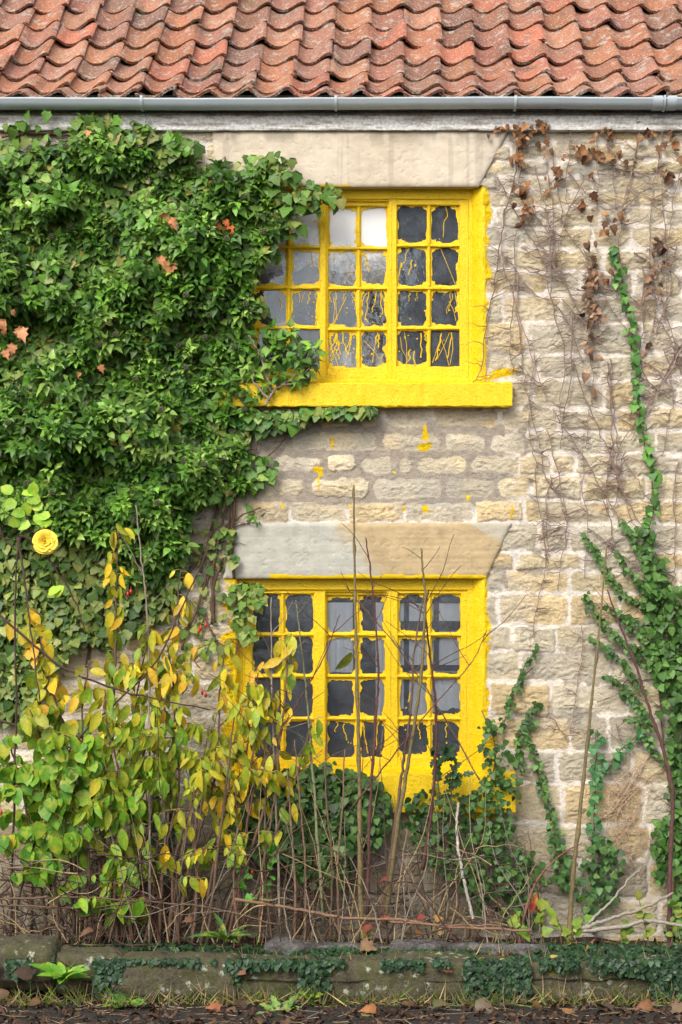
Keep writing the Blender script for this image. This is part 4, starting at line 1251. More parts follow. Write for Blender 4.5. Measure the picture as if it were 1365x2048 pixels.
mb = MB(); wander(mb, [(480, 860), (560, 835), (660, 826), (750, 828)], -0.035, 2.4, 1.2, BARK, rs, side=10)
wander(mb, [(480, 990), (520, 930), (560, 890), (580, 860)], -0.03, 2, 1.0, BARK, rs, side=6)
mb.build('stems', M['bark'], ivyU)

# little ivy at the top left corner of the lower window
ivyC = tag(empty('corner_ivy', W(490, 1250, -0.05)), 'small ivy growing over the top left corner of the lower window frame', 'ivy')
mb = MB()
P = np.concatenate([sample_poly([(470, 1165), (530, 1165), (535, 1190), (505, 1230), (515, 1270), (490, 1280), (465, 1240), (455, 1200)], 95, rs), sample_poly([(440, 1060), (475, 1050), (480, 1120), (455, 1130)], 14, rs)])
wall_leaves(mb, P, -(0.03 + 0.05 * rs.rand(len(P))), 16, PAL_LOW + cols((110, 140, 50), (90, 130, 50)), rs, T_IVY)
mb.build('leaves', M['ivy'], ivyC)
mb = MB(); wander(mb, [(470, 1330), (480, 1260), (500, 1200), (520, 1170)], -0.03, 2, 1, BARK, rs, side=8)
mb.build('stems', M['bark'], ivyC)

# ================================================================== IVY ROUND THE LOWER SILL
def ivy_mass(name, label, polys, base, pal, size, seed, stems=(), dens=1 / 95.0, depth=(0.03, 0.16), tpl=(T_IVY, T_IVY2)):
    rs = np.random.RandomState(seed)
    root = tag(empty(name, W(*base)), label, 'ivy')
    mb = MB()
    for poly in polys:
        A = 0.5 * abs(sum(poly[i - 1][0] * poly[i][1] - poly[i][0] * poly[i - 1][1] for i in range(len(poly))))
        for tp in tpl:
            P = sample_poly(poly, int(A * dens / len(tpl)) + 4, rs)
            P = P + 5 * rs.randn(*P.shape)
            wall_leaves(mb, P, -rs.uniform(*depth, len(P)), size, pal, rs, tp)
    mb.build('leaves', M['ivy'], root)
    mb = MB()
    for pts in stems: wander(mb, pts, -depth[0], 2.6, 1.1, BARK, rs, side=8)
    if stems: mb.build('stems', M['bark'], root)
    return root
ivy_mass('sill_ivy', 'dark green ivy crowding the left and middle of the lower yellow sill', [[(470, 1590), (520, 1560), (560, 1535), (600, 1545), (640, 1528), (700, 1540), (760, 1562), (780, 1600), (775, 1640), (740, 1665), (640, 1690), (540, 1690), (450, 1660)], [(450, 1640), (780, 1640), (760, 1690), (640, 1710), (520, 1720), (450, 1690)], [(560, 1680), (700, 1680), (690, 1760), (600, 1750)]],
         (600, 1870, -0.1), PAL_DK, 16, 111, [[(600, 1870), (610, 1750), (640, 1640), (660, 1560)], [(520, 1870), (540, 1700), (520, 1600)]], depth=(0.10, 0.24), dens=1 / 42.0)
ivy_mass('sill_ivy', 'dark green ivy spreading over the right end of the lower yellow sill', [[(815, 1600), (850, 1570), (900, 1590), (960, 1570), (985, 1520), (1010, 1480), (1040, 1530), (1035, 1600), (1025, 1680), (980, 1690), (880, 1660), (820, 1650)], [(800, 1640), (1020, 1640), (1000, 1720), (960, 1800), (900, 1760), (830, 1700)], [(960, 1450), (985, 1430), (1000, 1500), (975, 1560)], [(910, 1720), (960, 1700), (985, 1790), (960, 1830)]],
         (930, 1870, -0.1), PAL_DK, 12, 112, [[(940, 1880), (950, 1760), (970, 1640), (990, 1500), (965, 1420)], [(880, 1880), (890, 1700), (900, 1600)]], depth=(0.09, 0.22), dens=1 / 95.0)

# ================================================================== RIGHT HAND WALL: BARE VINES AND IVY
rs = np.random.RandomState(131)
def A1(pts): return [(960 + x / 3.103, 240 + y / 3.103) for x, y in pts]
def A2(pts): return [(960 + x / 2.56, 900 + y / 2.56) for x, y in pts]
def extra_vines(seed, n, x0, x1, y0, y1, lean):
    r = np.random.RandomState(seed); out = []
    for _ in range(n):
        x = r.uniform(x0, x1); y = r.uniform(y0 + 200, y1); pts = [(x, y)]; dx = lean * r.uniform(-0.2, 1.0) + 0.15 * r.randn()
        for _ in range(r.randint(3, 7)):
            dx += 0.16 * r.randn(); st_ = r.uniform(40, 90); q = (pts[-1][0] + dx * st_, pts[-1][1] - st_)
            if q[1] < y0 or q[0] < 985 or q[0] > 1420: break
            pts.append(q)
        if len(pts) > 2: out.append(pts[::-1])
    return out
def vine_thing(label, mains, base, seed, clusters=(), tone=BARK, sidef=0.06, r=(1.3, 0.75)):
    rs = np.random.RandomState(seed)
    root = tag(empty('bare_vine', W(*base, -0.02)), label, 'vine')
    mb = MB()
    for pts in mains:
        L_ = sum(math.hypot(pts[i][0] - pts[i - 1][0], pts[i][1] - pts[i - 1][1]) for i in range(1, len(pts)))
        wander(mb, pts, -0.018 - 0.01 * rs.rand(), r[0] * rs.uniform(0.8, 1.3), r[1], tone, rs, side=int(L_ * sidef), side_len=(9, 40), amp=2.6)
    mb.build('stems', M['bark'], root)
    if clusters:
        mb = MB()
        for (cx, cy, sx, sy, n, pal_) in clusters:
            n = int(n * 0.55); P = np.stack([cx + sx * rs.randn(n), cy + sy * rs.randn(n)], -1)
            P = P[P[:, 1] > 236]
            for tp_, sl in ((T_DRY, slice(0, None, 3)), (T_DRY2, slice(1, None, 3)), (T_CURL, slice(2, None, 3))): wall_leaves(mb, P[sl], -(0.02 + 0.05 * rs.rand(len(P[sl]))), 14, pal_, rs, tp_, jit=0.25, spread=0.9, tipdn=0.6)
        mb.build('withered_leaves', M['deadleaf'], root)
    return root
vine_thing('long bare vine curving down the wall beside the right of the upper window', [A1([(240, 20), (225, 250), (190, 470), (150, 600), (120, 850), (90, 1050), (40, 1280), (5, 1530)]) + [(950, 760), (932, 785), (930, 810)], A1([(290, 40), (270, 160), (250, 300), (235, 420)]), A1([(-120, 20), (0, 40), (120, 30), (240, 60)])],
           (930, 812), 1, [(1035, 285, 11, 26, 46, PAL_BR), (1050, 395, 12, 24, 44, PAL_BR), (1075, 262, 16, 14, 34, PAL_BR), (995, 258, 8, 8, 8, PAL_BR), (1085, 248, 14, 6, 14, PAL_BR)], tone=lin(124, 100, 92))
vine_thing('tangle of bare brown vine stems fanning up the wall right of the upper window', [
    A1([(545, 20), (560, 160), (540, 380), (545, 560), (535, 660)]), A1([(450, 170), (480, 380), (510, 580), (540, 690), (640, 830), (690, 1000)]), A1([(345, 280), (390, 480), (430, 640), (470, 800), (510, 960), (590, 1130), (640, 1240)]),
    A1([(320, 540), (420, 700), (500, 880), (520, 1000)]), A1([(225, 680), (215, 920), (205, 1160), (190, 1400), (205, 1560)]), A1([(130, 820), (215, 920), (340, 1080), (440, 1130), (530, 1230), (660, 1300), (720, 1360), (800, 1430)]),
    A1([(720, 60), (735, 300), (730, 540)]), A1([(540, 320), (640, 440), (760, 500), (850, 560)]), A1([(690, 960), (690, 1200), (680, 1400), (700, 1600), (690, 1800), (650, 2040)]), A1([(235, 960), (240, 1300), (270, 1560), (300, 1700), (370, 2040)]),
    A1([(575, 1180), (575, 1400), (570, 1600), (520, 1850), (500, 2040)]), A1([(600, 1050), (660, 1060), (760, 1050), (890, 1080), (1060, 1200), (1180, 1350), (1250, 1580)]), A1([(250, 790), (350, 850), (470, 890)]), A1([(300, 910), (400, 935), (500, 940)]),
    A1([(510, 1110), (640, 1250), (700, 1320), (760, 1400)]), A1([(770, 1100), (740, 1260), (700, 1400)]), A1([(650, 800), (700, 950), (780, 1100), (860, 1230), (930, 1330)]), A1([(340, 940), (460, 990), (560, 1010)]), A1([(460, 1140), (540, 1230), (600, 1400), (640, 1500)]),
    A2([(300, 0), (350, 150), (410, 250), (435, 360)]), A2([(340, 290), (325, 450), (340, 600), (310, 720), (280, 830), (265, 960)]), A2([(300, 460), (380, 410), (430, 370)]), A2([(330, 540), (400, 480), (450, 400)]), A2([(535, 0), (530, 200), (550, 350), (540, 660)])] + extra_vines(5, 6, 1090, 1210, 300, 900, -0.45) + extra_vines(6, 5, 1060, 1230, 620, 1250, -0.1),
    (1180, 1160), 2, tone=lin(140, 118, 106), clusters=[(1112, 330, 12, 26, 22, PAL_BR), (1172, 405, 9, 12, 16, PAL_BR), (1195, 300, 12, 28, 26, PAL_BR), (1165, 305, 8, 8, 9, PAL_BR), (1182, 545, 7, 28, 40, PAL_BR2), (1188, 610, 10, 24, 46, PAL_BR2), (1182, 700, 6, 22, 22, PAL_BR2), (1212, 435, 6, 12, 12, PAL_BR), (1150, 300, 8, 10, 6, PAL_BR)])
vine_thing('bare grey vine stems with a few withered leaves climbing the far right of the wall', [
    A1([(780, 100), (830, 330), (840, 560)]), A1([(1000, 10), (940, 310), (890, 560), (870, 780), (880, 1050), (920, 1250)]), A1([(1130, 40), (1110, 250), (1080, 400), (1060, 600), (1045, 900), (1020, 1130), (970, 1280), (960, 1450)]),
    A1([(970, 1450), (1060, 1630), (1150, 1720), (1257, 1760)]), A1([(1120, 1050), (1150, 1180), (1230, 1450), (1240, 1560)]), A1([(890, 560), (960, 480), (1060, 420)]), A1([(880, 660), (980, 630), (1050, 590)]), A1([(1060, 500), (1150, 440), (1250, 360)]), A1([(1110, 900), (1180, 930), (1257, 1010)]), A1([(950, 820), (1030, 870), (1060, 900)]),
    A1([(1000, 1480), (1100, 1560), (1200, 1690)]), A1([(850, 300), (940, 320), (1060, 350)]), A1([(780, 150), (860, 230), (940, 310)]), A2([(740, 0), (710, 180), (690, 290), (640, 300)]), A2([(640, 260), (680, 430), (650, 560)]), A2([(530, 900), (520, 1050), (490, 1250), (470, 1450)]), A2([(1020, 60), (990, 250), (1000, 450), (1000, 620), (980, 720)]),
    A2([(880, 50), (885, 250), (865, 450), (890, 740)]), A2([(720, 20), (800, 140), (840, 220), (880, 260)]), A2([(560, 210), (640, 180), (720, 150)]), A2([(650, 480), (760, 560), (820, 620)]), A2([(550, 400), (620, 450), (690, 500)]), A2([(360, 1360), (420, 1440), (460, 1500)]), A2([(700, 1400), (720, 1480), (860, 1540)]), A2([(600, 1290), (700, 1250), (780, 1170)])] + extra_vines(7, 7, 1250, 1365, 260, 1000, 0.2) + extra_vines(8, 4, 1240, 1340, 700, 1150, -0.3),
    (1330, 1180), 3, [(1240, 430, 10, 14, 16, PAL_BR), (1245, 315, 12, 10, 12, PAL_BR), (1300, 262, 14, 12, 16, PAL_BR), (1345, 280, 12, 14, 18, PAL_BR), (1330, 345, 10, 9, 14, PAL_BR2), (1318, 510, 7, 22, 26, PAL_BR2), (1310, 565, 7, 14, 16, PAL_BR2), (1215, 560, 5, 12, 10, PAL_BR), (1290, 690, 7, 10, 6, PAL_BR2), (1215, 262, 12, 10, 14, PAL_BR), (1365, 330, 6, 14, 8, PAL_BR)], tone=lin(140, 118, 106))
vine_thing('mat of fine dead roots on the bare stone low on the right wall', [[(1240 + 40 * rs.randn(), 1540 + 30 * rs.randn()), (1255 + 30 * rs.randn(), 1600 + 20 * rs.randn()), (1245 + 22 * rs.randn(), 1660 + 30 * rs.randn()), (1250 + 26 * rs.randn(), 1740 + 20 * rs.randn())] for _ in range(13)], (1250, 1850), 4, tone=lin(176, 150, 126), sidef=0.02, r=(1.0, 0.6))

# ivy strands on the right
def strand(label, pts_list, base, pal, size, gap, seed, y=-0.025, two=True, spread=6):
    rs = np.random.RandomState(seed)
    root = tag(empty('ivy_strand', W(*base, -0.03)), label, 'ivy')
    mb = MB(); lf = MB()
    for pts in pts_list:
        Pw = wander(mb, pts, y, 2.0, 0.9, BARK, rs, side=4)
        S = spline([(a, b, 0) for a, b in pts], 12)[:, :2]
        d = np.concatenate([[0], np.cumsum(np.linalg.norm(np.diff(S, axis=0), axis=1))])
        n = int(d[-1] / gap)
        q = np.linspace(0, d[-1], n)
        P = np.stack([np.interp(q, d, S[:, 0]), np.interp(q, d, S[:, 1])], -1)
        P = np.concatenate([P + np.array([spread, 0]) * rs.choice([-1, 1], (n, 1)) + 2.5 * rs.randn(n, 2)] + ([P + spread * 0.6 * rs.randn(n, 2)] if two else []))
        wall_leaves(lf, P, y - 0.01 - 0.025 * rs.rand(len(P)), size, pal, rs, T_IVY)
    mb.build('stems', M['bark'], root); lf.build('leaves', M['ivy'], root)
    return root
strand('narrow strand of bright green ivy leaves climbing among the bare vines', [A1([(830, 790), (860, 900), (890, 1050), (920, 1150), (935, 1260), (945, 1400), (970, 1560), (990, 1750), (1010, 1900), (1030, 2048)]) + A2([(880, 100), (890, 250), (860, 380), (850, 540)])], (1292, 1110), cols((84, 132, 52), (66, 112, 48), (54, 94, 42), (104, 150, 66)), 14, 12, 21)
strand('fine ivy strand rising beside the right side of the lower window', [A2([(60, 1450), (120, 1400), (160, 1270), (230, 1120), (290, 1000)])], (983, 1560), PAL_DK, 10, 7, 22, spread=4)
strand('ivy strand with small leaves between the lower sill and the tall leaning cane', [A2([(285, 1290), (250, 1450), (290, 1600), (330, 1750), (380, 1900), (420, 2048)]) + [(1140, 1780)], A2([(230, 1400), (200, 1500), (210, 1650)])], (1140, 1860), PAL_DK + cols((110, 150, 70)), 10, 6, 23)
strand('small leaved ivy runners reaching left from the big right ivy in two fans', [A2([(860, 800), (720, 720), (620, 560), (530, 440)]), A2([(860, 1040), (700, 960), (600, 850), (535, 735)]), A2([(860, 1370), (760, 1230), (650, 1150)]), A2([(850, 560), (790, 460), (720, 370)]), A2([(840, 900), (760, 860), (650, 800)]), A2([(840, 1240), (740, 1100), (620, 1000), (570, 960)]), A2([(880, 760), (780, 640), (700, 520)]), A2([(870, 980), (760, 900), (700, 820)]), A2([(880, 1420), (800, 1300), (720, 1230)]), A2([(900, 1560), (820, 1420), (760, 1380)]), A2([(870, 1120), (760, 1010), (660, 930)])], (1310, 1440), PAL_DK + cols((100, 140, 70), (90, 128, 66)), 9, 4.5, 24, spread=6)
strand('ivy strand with large paired leaves climbing right of the tall leaning cane', [A2([(590, 2040), (590, 1850), (590, 1650), (600, 1440)]), A2([(600, 1690), (700, 1560), (830, 1440)])], (1190, 1870), cols((70, 118, 70), (56, 104, 58), (90, 136, 82)), 12, 9, 25, spread=9)
ivy_mass('wall_ivy', 'big patch of glossy green ivy running down the right edge of the wall', [[(1290, 1110), (1330, 1115), (1345, 1180), (1500, 1190), (1500, 1450), (1325, 1430), (1320, 1380), (1300, 1300), (1288, 1220)], [(1330, 1430), (1500, 1440), (1500, 1900), (1340, 1890), (1356, 1760), (1352, 1650), (1335, 1560)], [(1280, 1060), (1300, 1040), (1310, 1110), (1285, 1120)], [(1320, 1640), (1365, 1600), (1365, 1720), (1330, 1760), (1300, 1750)]],
         (1360, 1880, -0.05), cols((60, 98, 38), (78, 116, 48), (46, 78, 32), (100, 136, 66), (66, 100, 40)), 14.5, 113, [[(1345, 1880), (1350, 1700), (1330, 1500), (1310, 1300), (1305, 1120)]], dens=1 / 52.0, depth=(0.02, 0.12))
ivy_mass('low_ivy', 'patch of dark ivy at the wall foot just right of the leaning cane', [[(1165, 1700), (1215, 1660), (1240, 1720), (1230, 1800), (1180, 1850), (1150, 1780)], [(1090, 1640), (1130, 1700), (1150, 1790), (1110, 1760)]], (1190, 1870, -0.05), PAL_DK + cols((80, 124, 64)), 12, 114, [[(1190, 1870), (1195, 1760), (1205, 1670)]], dens=1 / 80.0)
ivy_mass('low_ivy', 'small dark ivy patch at the wall foot below the right sill end', [[(1000, 1690), (1060, 1690), (1090, 1760), (1080, 1840), (1020, 1860), (985, 1790)]], (1040, 1870, -0.05), PAL_DK, 13, 115, [[(1040, 1870), (1045, 1780), (1050, 1690)]], dens=1 / 95.0)

# ================================================================== SHRUBS, CANES, ROSE
def droop_leaves(mb, pos, rs, size, pal, tpl=T_SHRUB, out=0.45, rot=None):
    n = len(pos)
    tip = np.stack([out * rs.randn(n), -0.15 + 0.35 * rs.randn(n), -1.0 + 0.25 * rs.randn(n)], -1)
    nr = np.stack([0.7 * rs.randn(n), -1.0 + 0.2 * rs.randn(n), 0.25 + 0.4 * rs.randn(n)], -1)
    mb.leaves(tpl, pos, tip, nr, size, pal, wid=rs.uniform(0.7, 1.1, n))

def shrub(name, label, shoots, base, seed, cat='shrub', colour=None, tpl=T_SHRUB, bark=BARK):
    rs = np.random.RandomState(seed)
    root = tag(empty(name, W(*base)), label, cat)
    st = MB(); lf = MB()
    for sh in shoots:
        pts, y0, y1, n, size, t0, t1 = sh[:7]; nside = sh[7] if len(sh) > 7 else 3
        ys = np.linspace(y0, y1, len(pts))
        Pw = spline([W(p[0], p[1], y) for p, y in zip(pts, ys)], 8, 0.003, rs)
        Ppx = spline([(p[0], p[1], 0) for p in pts], 8)[:, 1]
        st.tube(Pw, sh[8] / PPM if len(sh) > 8 else 3.6 / PPM, 1.2 / PPM, sides=6, col=bark * rs.uniform(0.8, 1.2))
        n = int(n * 1.75); nside = nside + 2; lanes = [(Pw, Ppx, n, t0, t1)]
        for _ in range(nside):
            i = rs.randint(min(int(len(Pw) * t0), int(len(Pw) * 0.6)), int(len(Pw) * min(t1, 0.66)) + 1); i = min(i, len(Pw) - 2)
            dr = np.array([rs.choice([-1, 1]) * rs.uniform(0.3, 1.0), rs.uniform(-0.6, 0.3), rs.uniform(0.2, 1.0)]); dr = nrmz(dr)
            L_ = rs.uniform(50, 130) / PPM
            q = [Pw[i]]
            for s_ in range(6):
                dr = nrmz(dr + np.array([0, 0, -0.12]) + 0.12 * rs.randn(3)); q.append(q[-1] + dr * L_ / 6)
            q = np.array(q)
            st.tube(q, 1.6 / PPM, 0.7 / PPM, sides=4, col=bark * rs.uniform(0.8, 1.2))
            lanes.append((q, np.full(len(q), Ppx[i]) - np.linspace(0, 60, len(q)), max(3, int(n * 0.40)), 0.25, 1.0))
        for (Q, pxy, m, a, b) in lanes:
            if m <= 0: continue
            f = np.clip(np.linspace(a, b, m) + 0.02 * rs.randn(m), 0, 1) * (len(Q) - 1)
            i0 = np.clip(f.astype(int), 0, len(Q) - 2); fr = (f - i0)[:, None]
            pos = Q[i0] * (1 - fr) + Q[i0 + 1] * fr
            off = np.stack([rs.choice([-1, 1], m) * rs.uniform(0.015, 0.045, m), -rs.uniform(0, 0.03, m), rs.uniform(-0.01, 0.02, m)], -1)
            for p_, o_ in zip(pos, off): st.tube([p_, p_ + o_ * 0.6 + np.array([0, 0, 0.006]), p_ + o_], 0.7 / PPM, sides=3, col=lin(150, 140, 60), cap=False)
            hy = np.interp(f, np.arange(len(Q)), pxy)
            cc = colour(hy, pos, rs)
            droop_leaves(lf, pos + off, rs, 0.54 * size / PPM * np.exp(0.28 * np.clip(rs.randn(m), -2, 1.2)), cc, tpl)
    st.build('stems', M['bark'], root); lf.build('leaves', M['leaf'], root)
    return root

def autumn(lo, hi, low, high):
    def f(py, pos, rs):
        t = np.clip((py - hi) / (lo - hi), 0, 1) + 0.18 * rs.randn(len(py))
        a = pick(high, len(py), rs, 0.14); b = pick(low, len(py), rs, 0.1); m = pick(PAL_YG, len(py), rs, 0.1)
        t = t[:, None]
        return np.where(t < 0.16, a, np.where(t < 0.58, m, b))
    return f
shrub('autumn_shrub', 'broad leaved shrub, green below and orange at its top shoots, at the far left', [
    ([(160, 1880), (150, 1700), (120, 1520), (104, 1400), (84, 1290), (72, 1215)], -0.4, -0.5, 18, 48, 0.45, 1.0, 1),
    ([(150, 1870), (135, 1650), (90, 1500), (60, 1420)], -0.45, -0.7, 20, 46, 0.3, 1.0, 4),
    ([(95, 1880), (72, 1700), (40, 1560), (15, 1470)], -0.4, -0.6, 18, 44, 0.3, 1.0, 4),
    ([(170, 1880), (178, 1720), (160, 1600), (120, 1520), (90, 1480)], -0.5, -0.8, 20, 48, 0.3, 1.0, 5),
    ([(120, 1880), (110, 1760), (100, 1640), (120, 1560)], -0.5, -0.75, 16, 46, 0.25, 1.0, 5),
    ([(165, 1870), (140, 1560), (125, 1450), (85, 1330), (30, 1250)], -0.45, -0.5, 12, 48, 0.5, 1.0, 0)],
    (130, 1880, -0.45), 201, colour=autumn(1540, 1330, PAL_GR, PAL_YO), tpl=T_ROUND)
shrub('autumn_shrub', 'tall yellow green shrub with long drooping leaves, its top shoot in front of the ivy', [
    ([(205, 1880), (208, 1700), (222, 1500), (230, 1330), (234, 1180), (238, 1050)], -0.45, -0.5, 34, 60, 0.22, 1.0, 3, 4.5),
    ([(240, 1890), (260, 1700), (290, 1500), (330, 1380), (350, 1250), (363, 1140)], -0.5, -0.45, 24, 58, 0.3, 1.0, 3),
    ([(300, 1890), (330, 1720), (358, 1560), (350, 1400), (335, 1290)], -0.5, -0.55, 20, 56, 0.35, 1.0, 3),
    ([(240, 1880), (225, 1750), (185, 1600), (165, 1450), (178, 1320)], -0.5, -0.65, 24, 58, 0.2, 1.0, 5),
    ([(270, 1880), (280, 1700), (262, 1560), (270, 1420), (292, 1290)], -0.5, -0.6, 26, 58, 0.2, 1.0, 5),
    ([(220, 1880), (235, 1700), (240, 1560), (215, 1450), (210, 1380)], -0.55, -0.75, 24, 58, 0.1, 1.0, 6)],
    (235, 1885, -0.5), 202, colour=autumn(1620, 1270, PAL_GR + PAL_YG[:2], PAL_YO + PAL_YG[4:]))
shrub('autumn_shrub', 'sparse yellow leaved shrub in front of the left part of the lower window', [
    ([(350, 1880), (390, 1700), (430, 1550), (440, 1400), (450, 1290)], -0.5, -0.45, 20, 56, 0.35, 1.0, 3),
    ([(380, 1900), (400, 1750), (480, 1600), (500, 1450), (520, 1330)], -0.5, -0.45, 18, 54, 0.35, 1.0, 3),
    ([(440, 1880), (520, 1650), (560, 1480), (575, 1330), (570, 1270)], -0.5, -0.5, 14, 56, 0.5, 1.0, 1),
    ([(360, 1890), (345, 1750), (380, 1620), (400, 1540)], -0.6, -0.7, 8, 52, 0.3, 1.0, 1),
    ([(470, 1880), (540, 1700), (590, 1560), (625, 1440)], -0.5, -0.5, 9, 52, 0.5, 1.0, 0),
    ([(400, 1890), (430, 1720), (455, 1590), (470, 1470)], -0.55, -0.5, 16, 54, 0.35, 1.0, 3)],
    (400, 1890, -0.5), 203, colour=autumn(1640, 1360, PAL_YG + PAL_YO[:2], PAL_YO + PAL_YG[:3]))

# rose
rs = np.random.RandomState(211)
rose = tag(empty('rose_bush', W(40, 1880, -0.6)), 'straggly rose bush with one open yellow bloom and dark bare stems at far left', 'rose')
st = MB()
for pts in ([(20, 1880), (28, 1650), (32, 1400), (30, 1200), (40, 1080), (62, 1062)], [(40, 1070), (70, 1085), (100, 1120), (150, 1200), (170, 1260)], [(36, 1075), (48, 1150), (62, 1260), (80, 1400)], [(-10, 1040), (10, 1080), (34, 1100)], [(62, 1062), (50, 1020), (45, 990)], [(62, 1062), (85, 1070), (92, 1085)], [(20, 1880), (60, 1720), (140, 1500), (300, 1340), (370, 1200), (420, 1090)], [(0, 1440), (90, 1470), (150, 1500), (180, 1520)], [(0, 1230), (120, 1330), (240, 1380), (420, 1420)]):
    P = spline([W(a, b, -0.62) for a, b in pts], 7, 0.003, rs)
    st.tube(P, 2.6 / PPM, 1.3 / PPM, sides=5, col=lin(82, 62, 56) * rs.uniform(0.8, 1.2))
st.build('stems', M['bark'], rose)
pm = MB(); cen = W(91, 1084, -0.70)
axr = nrmz(np.array([0.10, -1.0, 0.25])); e1 = nrmz(np.cross(axr, [0, 0, 1.0])); e2 = np.cross(axr, e1)
for ringi, (n_, rad, tl, sz) in enumerate(((5, 0.004, 12, 0.026), (6, 0.008, 28, 0.036), (7, 0.012, 50, 0.046), (7, 0.014, 72, 0.056), (6, 0.014, 88, 0.062))):
    for k in range(n_):
        ph = 2 * pi * (k + 0.4 * ringi + 0.3 * rs.rand()) / n_; th = radians(tl + 8 * rs.randn())
        rd = e1 * cos(ph) + e2 * sin(ph)
        d = axr * cos(th) + rd * sin(th)
        inn = nrmz(axr * sin(th) - rd * cos(th)); sdv = np.cross(d, inn)
        NUp = 7; V = []
        for j in range(6):
            v = j / 5
            for i in range(NUp):
                u = i / (NUp - 1) * 2 - 1
                wv = 0.62 * sin(min(1.0, 0.18 + v * 1.0) * pi * 0.62) * sqrt_ if False else 0.62 * (0.25 + 0.75 * sin(pi * 0.62 * v)) 
                cup = 0.28 * u * u * wv - 0.25 * max(0, v - 0.7) * 1.2 + 0.03 * rs.randn()
                V.append(cen + rd * rad + sz * (d * (v * (1 - 0.14 * u * u)) + sdv * u * wv + inn * cup))
        q = [[j * NUp + i, j * NUp + i + 1, (j + 1) * NUp + i + 1, (j + 1) * NUp + i] for j in range(5) for i in range(NUp - 1)]
        pm.add(V, np.array(q), lin(252, 226, 84) * rs.uniform(0.9, 1.05) * np.array([1, 0.92 + 0.1 * rs.rand(), 1]))
tag(pm.build('flower', M['petal'], rose), 'open pale yellow rose bloom')
lf = MB()
P = np.array([(45, 985), (30, 1000), (55, 1005), (65, 990), (80, 995), (50, 1025), (75, 1028), (40, 1040), (95, 1040), (60, 1045), (25, 985), (85, 1015), (100, 1028), (98, 1185), (110, 1190)], float)
pos = np.array([W(a, b, -0.64) for a, b in P])
lf.leaves(T_ROUND, pos, np.stack([rs.randn(len(P)), -0.3 + 0.2 * rs.randn(len(P)), 0.1 + 0.5 * rs.randn(len(P))], -1), np.stack([0.4 * rs.randn(len(P)), -np.ones(len(P)), 0.6 + 0.3 * rs.randn(len(P))], -1), 26 / PPM, pick(cols((150, 190, 60), (170, 205, 80), (130, 175, 50)), len(P), rs))
lf.build('leaves', M['leaf'], rose)
hm0 = None
for (px, py) in ((412, 1250), (402, 1256), (398, 1262), (405, 1385), (412, 1390), (262, 1183), (256, 1188), (315, 1340), (505, 1745), (3, 1625)):
    if hm0 is None:
        hm0 = MB(); hm0.tube([(0, 0, -0.016), (0, 0, -0.009), (0, 0, 0), (0, 0, 0.009), (0, 0, 0.014), (0, 0, 0.03)], np.array([0.15, 0.8, 1, 0.75, 0.25, 0.15]) * 0.0095, sides=8, col=lin(176, 44, 34))
        hip0 = hp = hm0.build('rose_hip', M['hip'], rose)
    else:
        hp = hip0.copy(); COL.objects.link(hp); hp.parent = rose
    hp.location = tuple(W(px, py, -0.55) - np.array(rose.location))

# bare canes: each its own plant
def cane(label, pts, y0, y1, r0, r1, col, seed, twigs=0, group=None, nodes=0, twig_len=(30, 110), leaves=()):
    rs = np.random.RandomState(seed)
    ys = np.linspace(y0, y1, len(pts))
    root = tag(empty('bare_cane', W(pts[0][0], pts[0][1], y0)), label, 'cane', group)
    P = spline([W(p[0], p[1], y) for p, y in zip(pts, ys)], 10, 0.0018, rs)
    rr = np.linspace(r0, r1, len(P)) / PPM
    if nodes:
        for i in np.linspace(2, len(P) - 2, nodes).astype(int): rr[i] *= 1.45
    mb = MB(); mb.tube(P, rr, sides=7, col=col)
    for i in np.linspace(3, len(P) - 2, 9).astype(int):
        rr[i] *= 1.22; rr[max(i - 1, 0)] *= 0.95
    mb = MB(); mb.tube(P, rr, sides=7, col=np.clip(col * (0.75 + 0.5 * fbm(np.arange(len(P)) * 0.35, np.zeros(len(P)), seed, 3))[:, None], 0.01, 1))
    mb.build('stem', M['bark'], root)
    if twigs:
        for _ in range(twigs):
            tm = MB()
            i = rs.randint(len(P) // 4, len(P) - 2); L_ = rs.uniform(*twig_len) / PPM
            dr = nrmz(np.array([rs.choice([-1, 1]) * rs.uniform(0.35, 0.9), 0.3 * rs.randn(), rs.uniform(0.4, 1.0)]))
            q = [P[i]]
            for s_ in range(6):
                dr = nrmz(dr + 0.09 * rs.randn(3)); q.append(q[-1] + dr * L_ / 6)
            tm.tube(q, max(0.9, r1 * 0.6) / PPM, 0.5 / PPM, sides=4, col=col * rs.uniform(0.7, 1.1), cap=False)
            tm.build('twig', M['bark'], root)
    if leaves:
        lm = MB(); Pl = np.array([(a, b) for a, b, _ in leaves], float)
        droop_leaves(lm, np.array([W(a, b, (y0 + y1) / 2 - 0.01) for a, b in Pl]), rs, 46 / PPM, np.array([lin(*c) for _, _, c in leaves]))
        lm.build('leaves', M['leaf'], root)
    return root
cane('straight green brown cane rising past the middle sash to the ochre and grey lintel', [(722, 1850), (720, 1680), (718, 1500), (713, 1300), (710, 1150), (708, 970)], -0.45, -0.4, 4.6, 1.7, BARKG, 301, nodes=9)
cane('thin dark red cane beside the straight green cane, its tip before the ochre lintel', [(735, 1830), (742, 1600), (752, 1440), (757, 1335), (745, 1170), (732, 1075)], -0.45, -0.42, 3.4, 1.2, BARKR, 302, twigs=7, leaves=((705, 1305, (110, 120, 50)),))
cane('brown cane with forked tip in front of the right sash of the lower window', [(770, 1850), (795, 1655), (813, 1550), (841, 1366), (851, 1205), (847, 1150), (843, 1096)], -0.45, -0.42, 4.8, 1.5, BARKG * 0.9, 303, twigs=4)
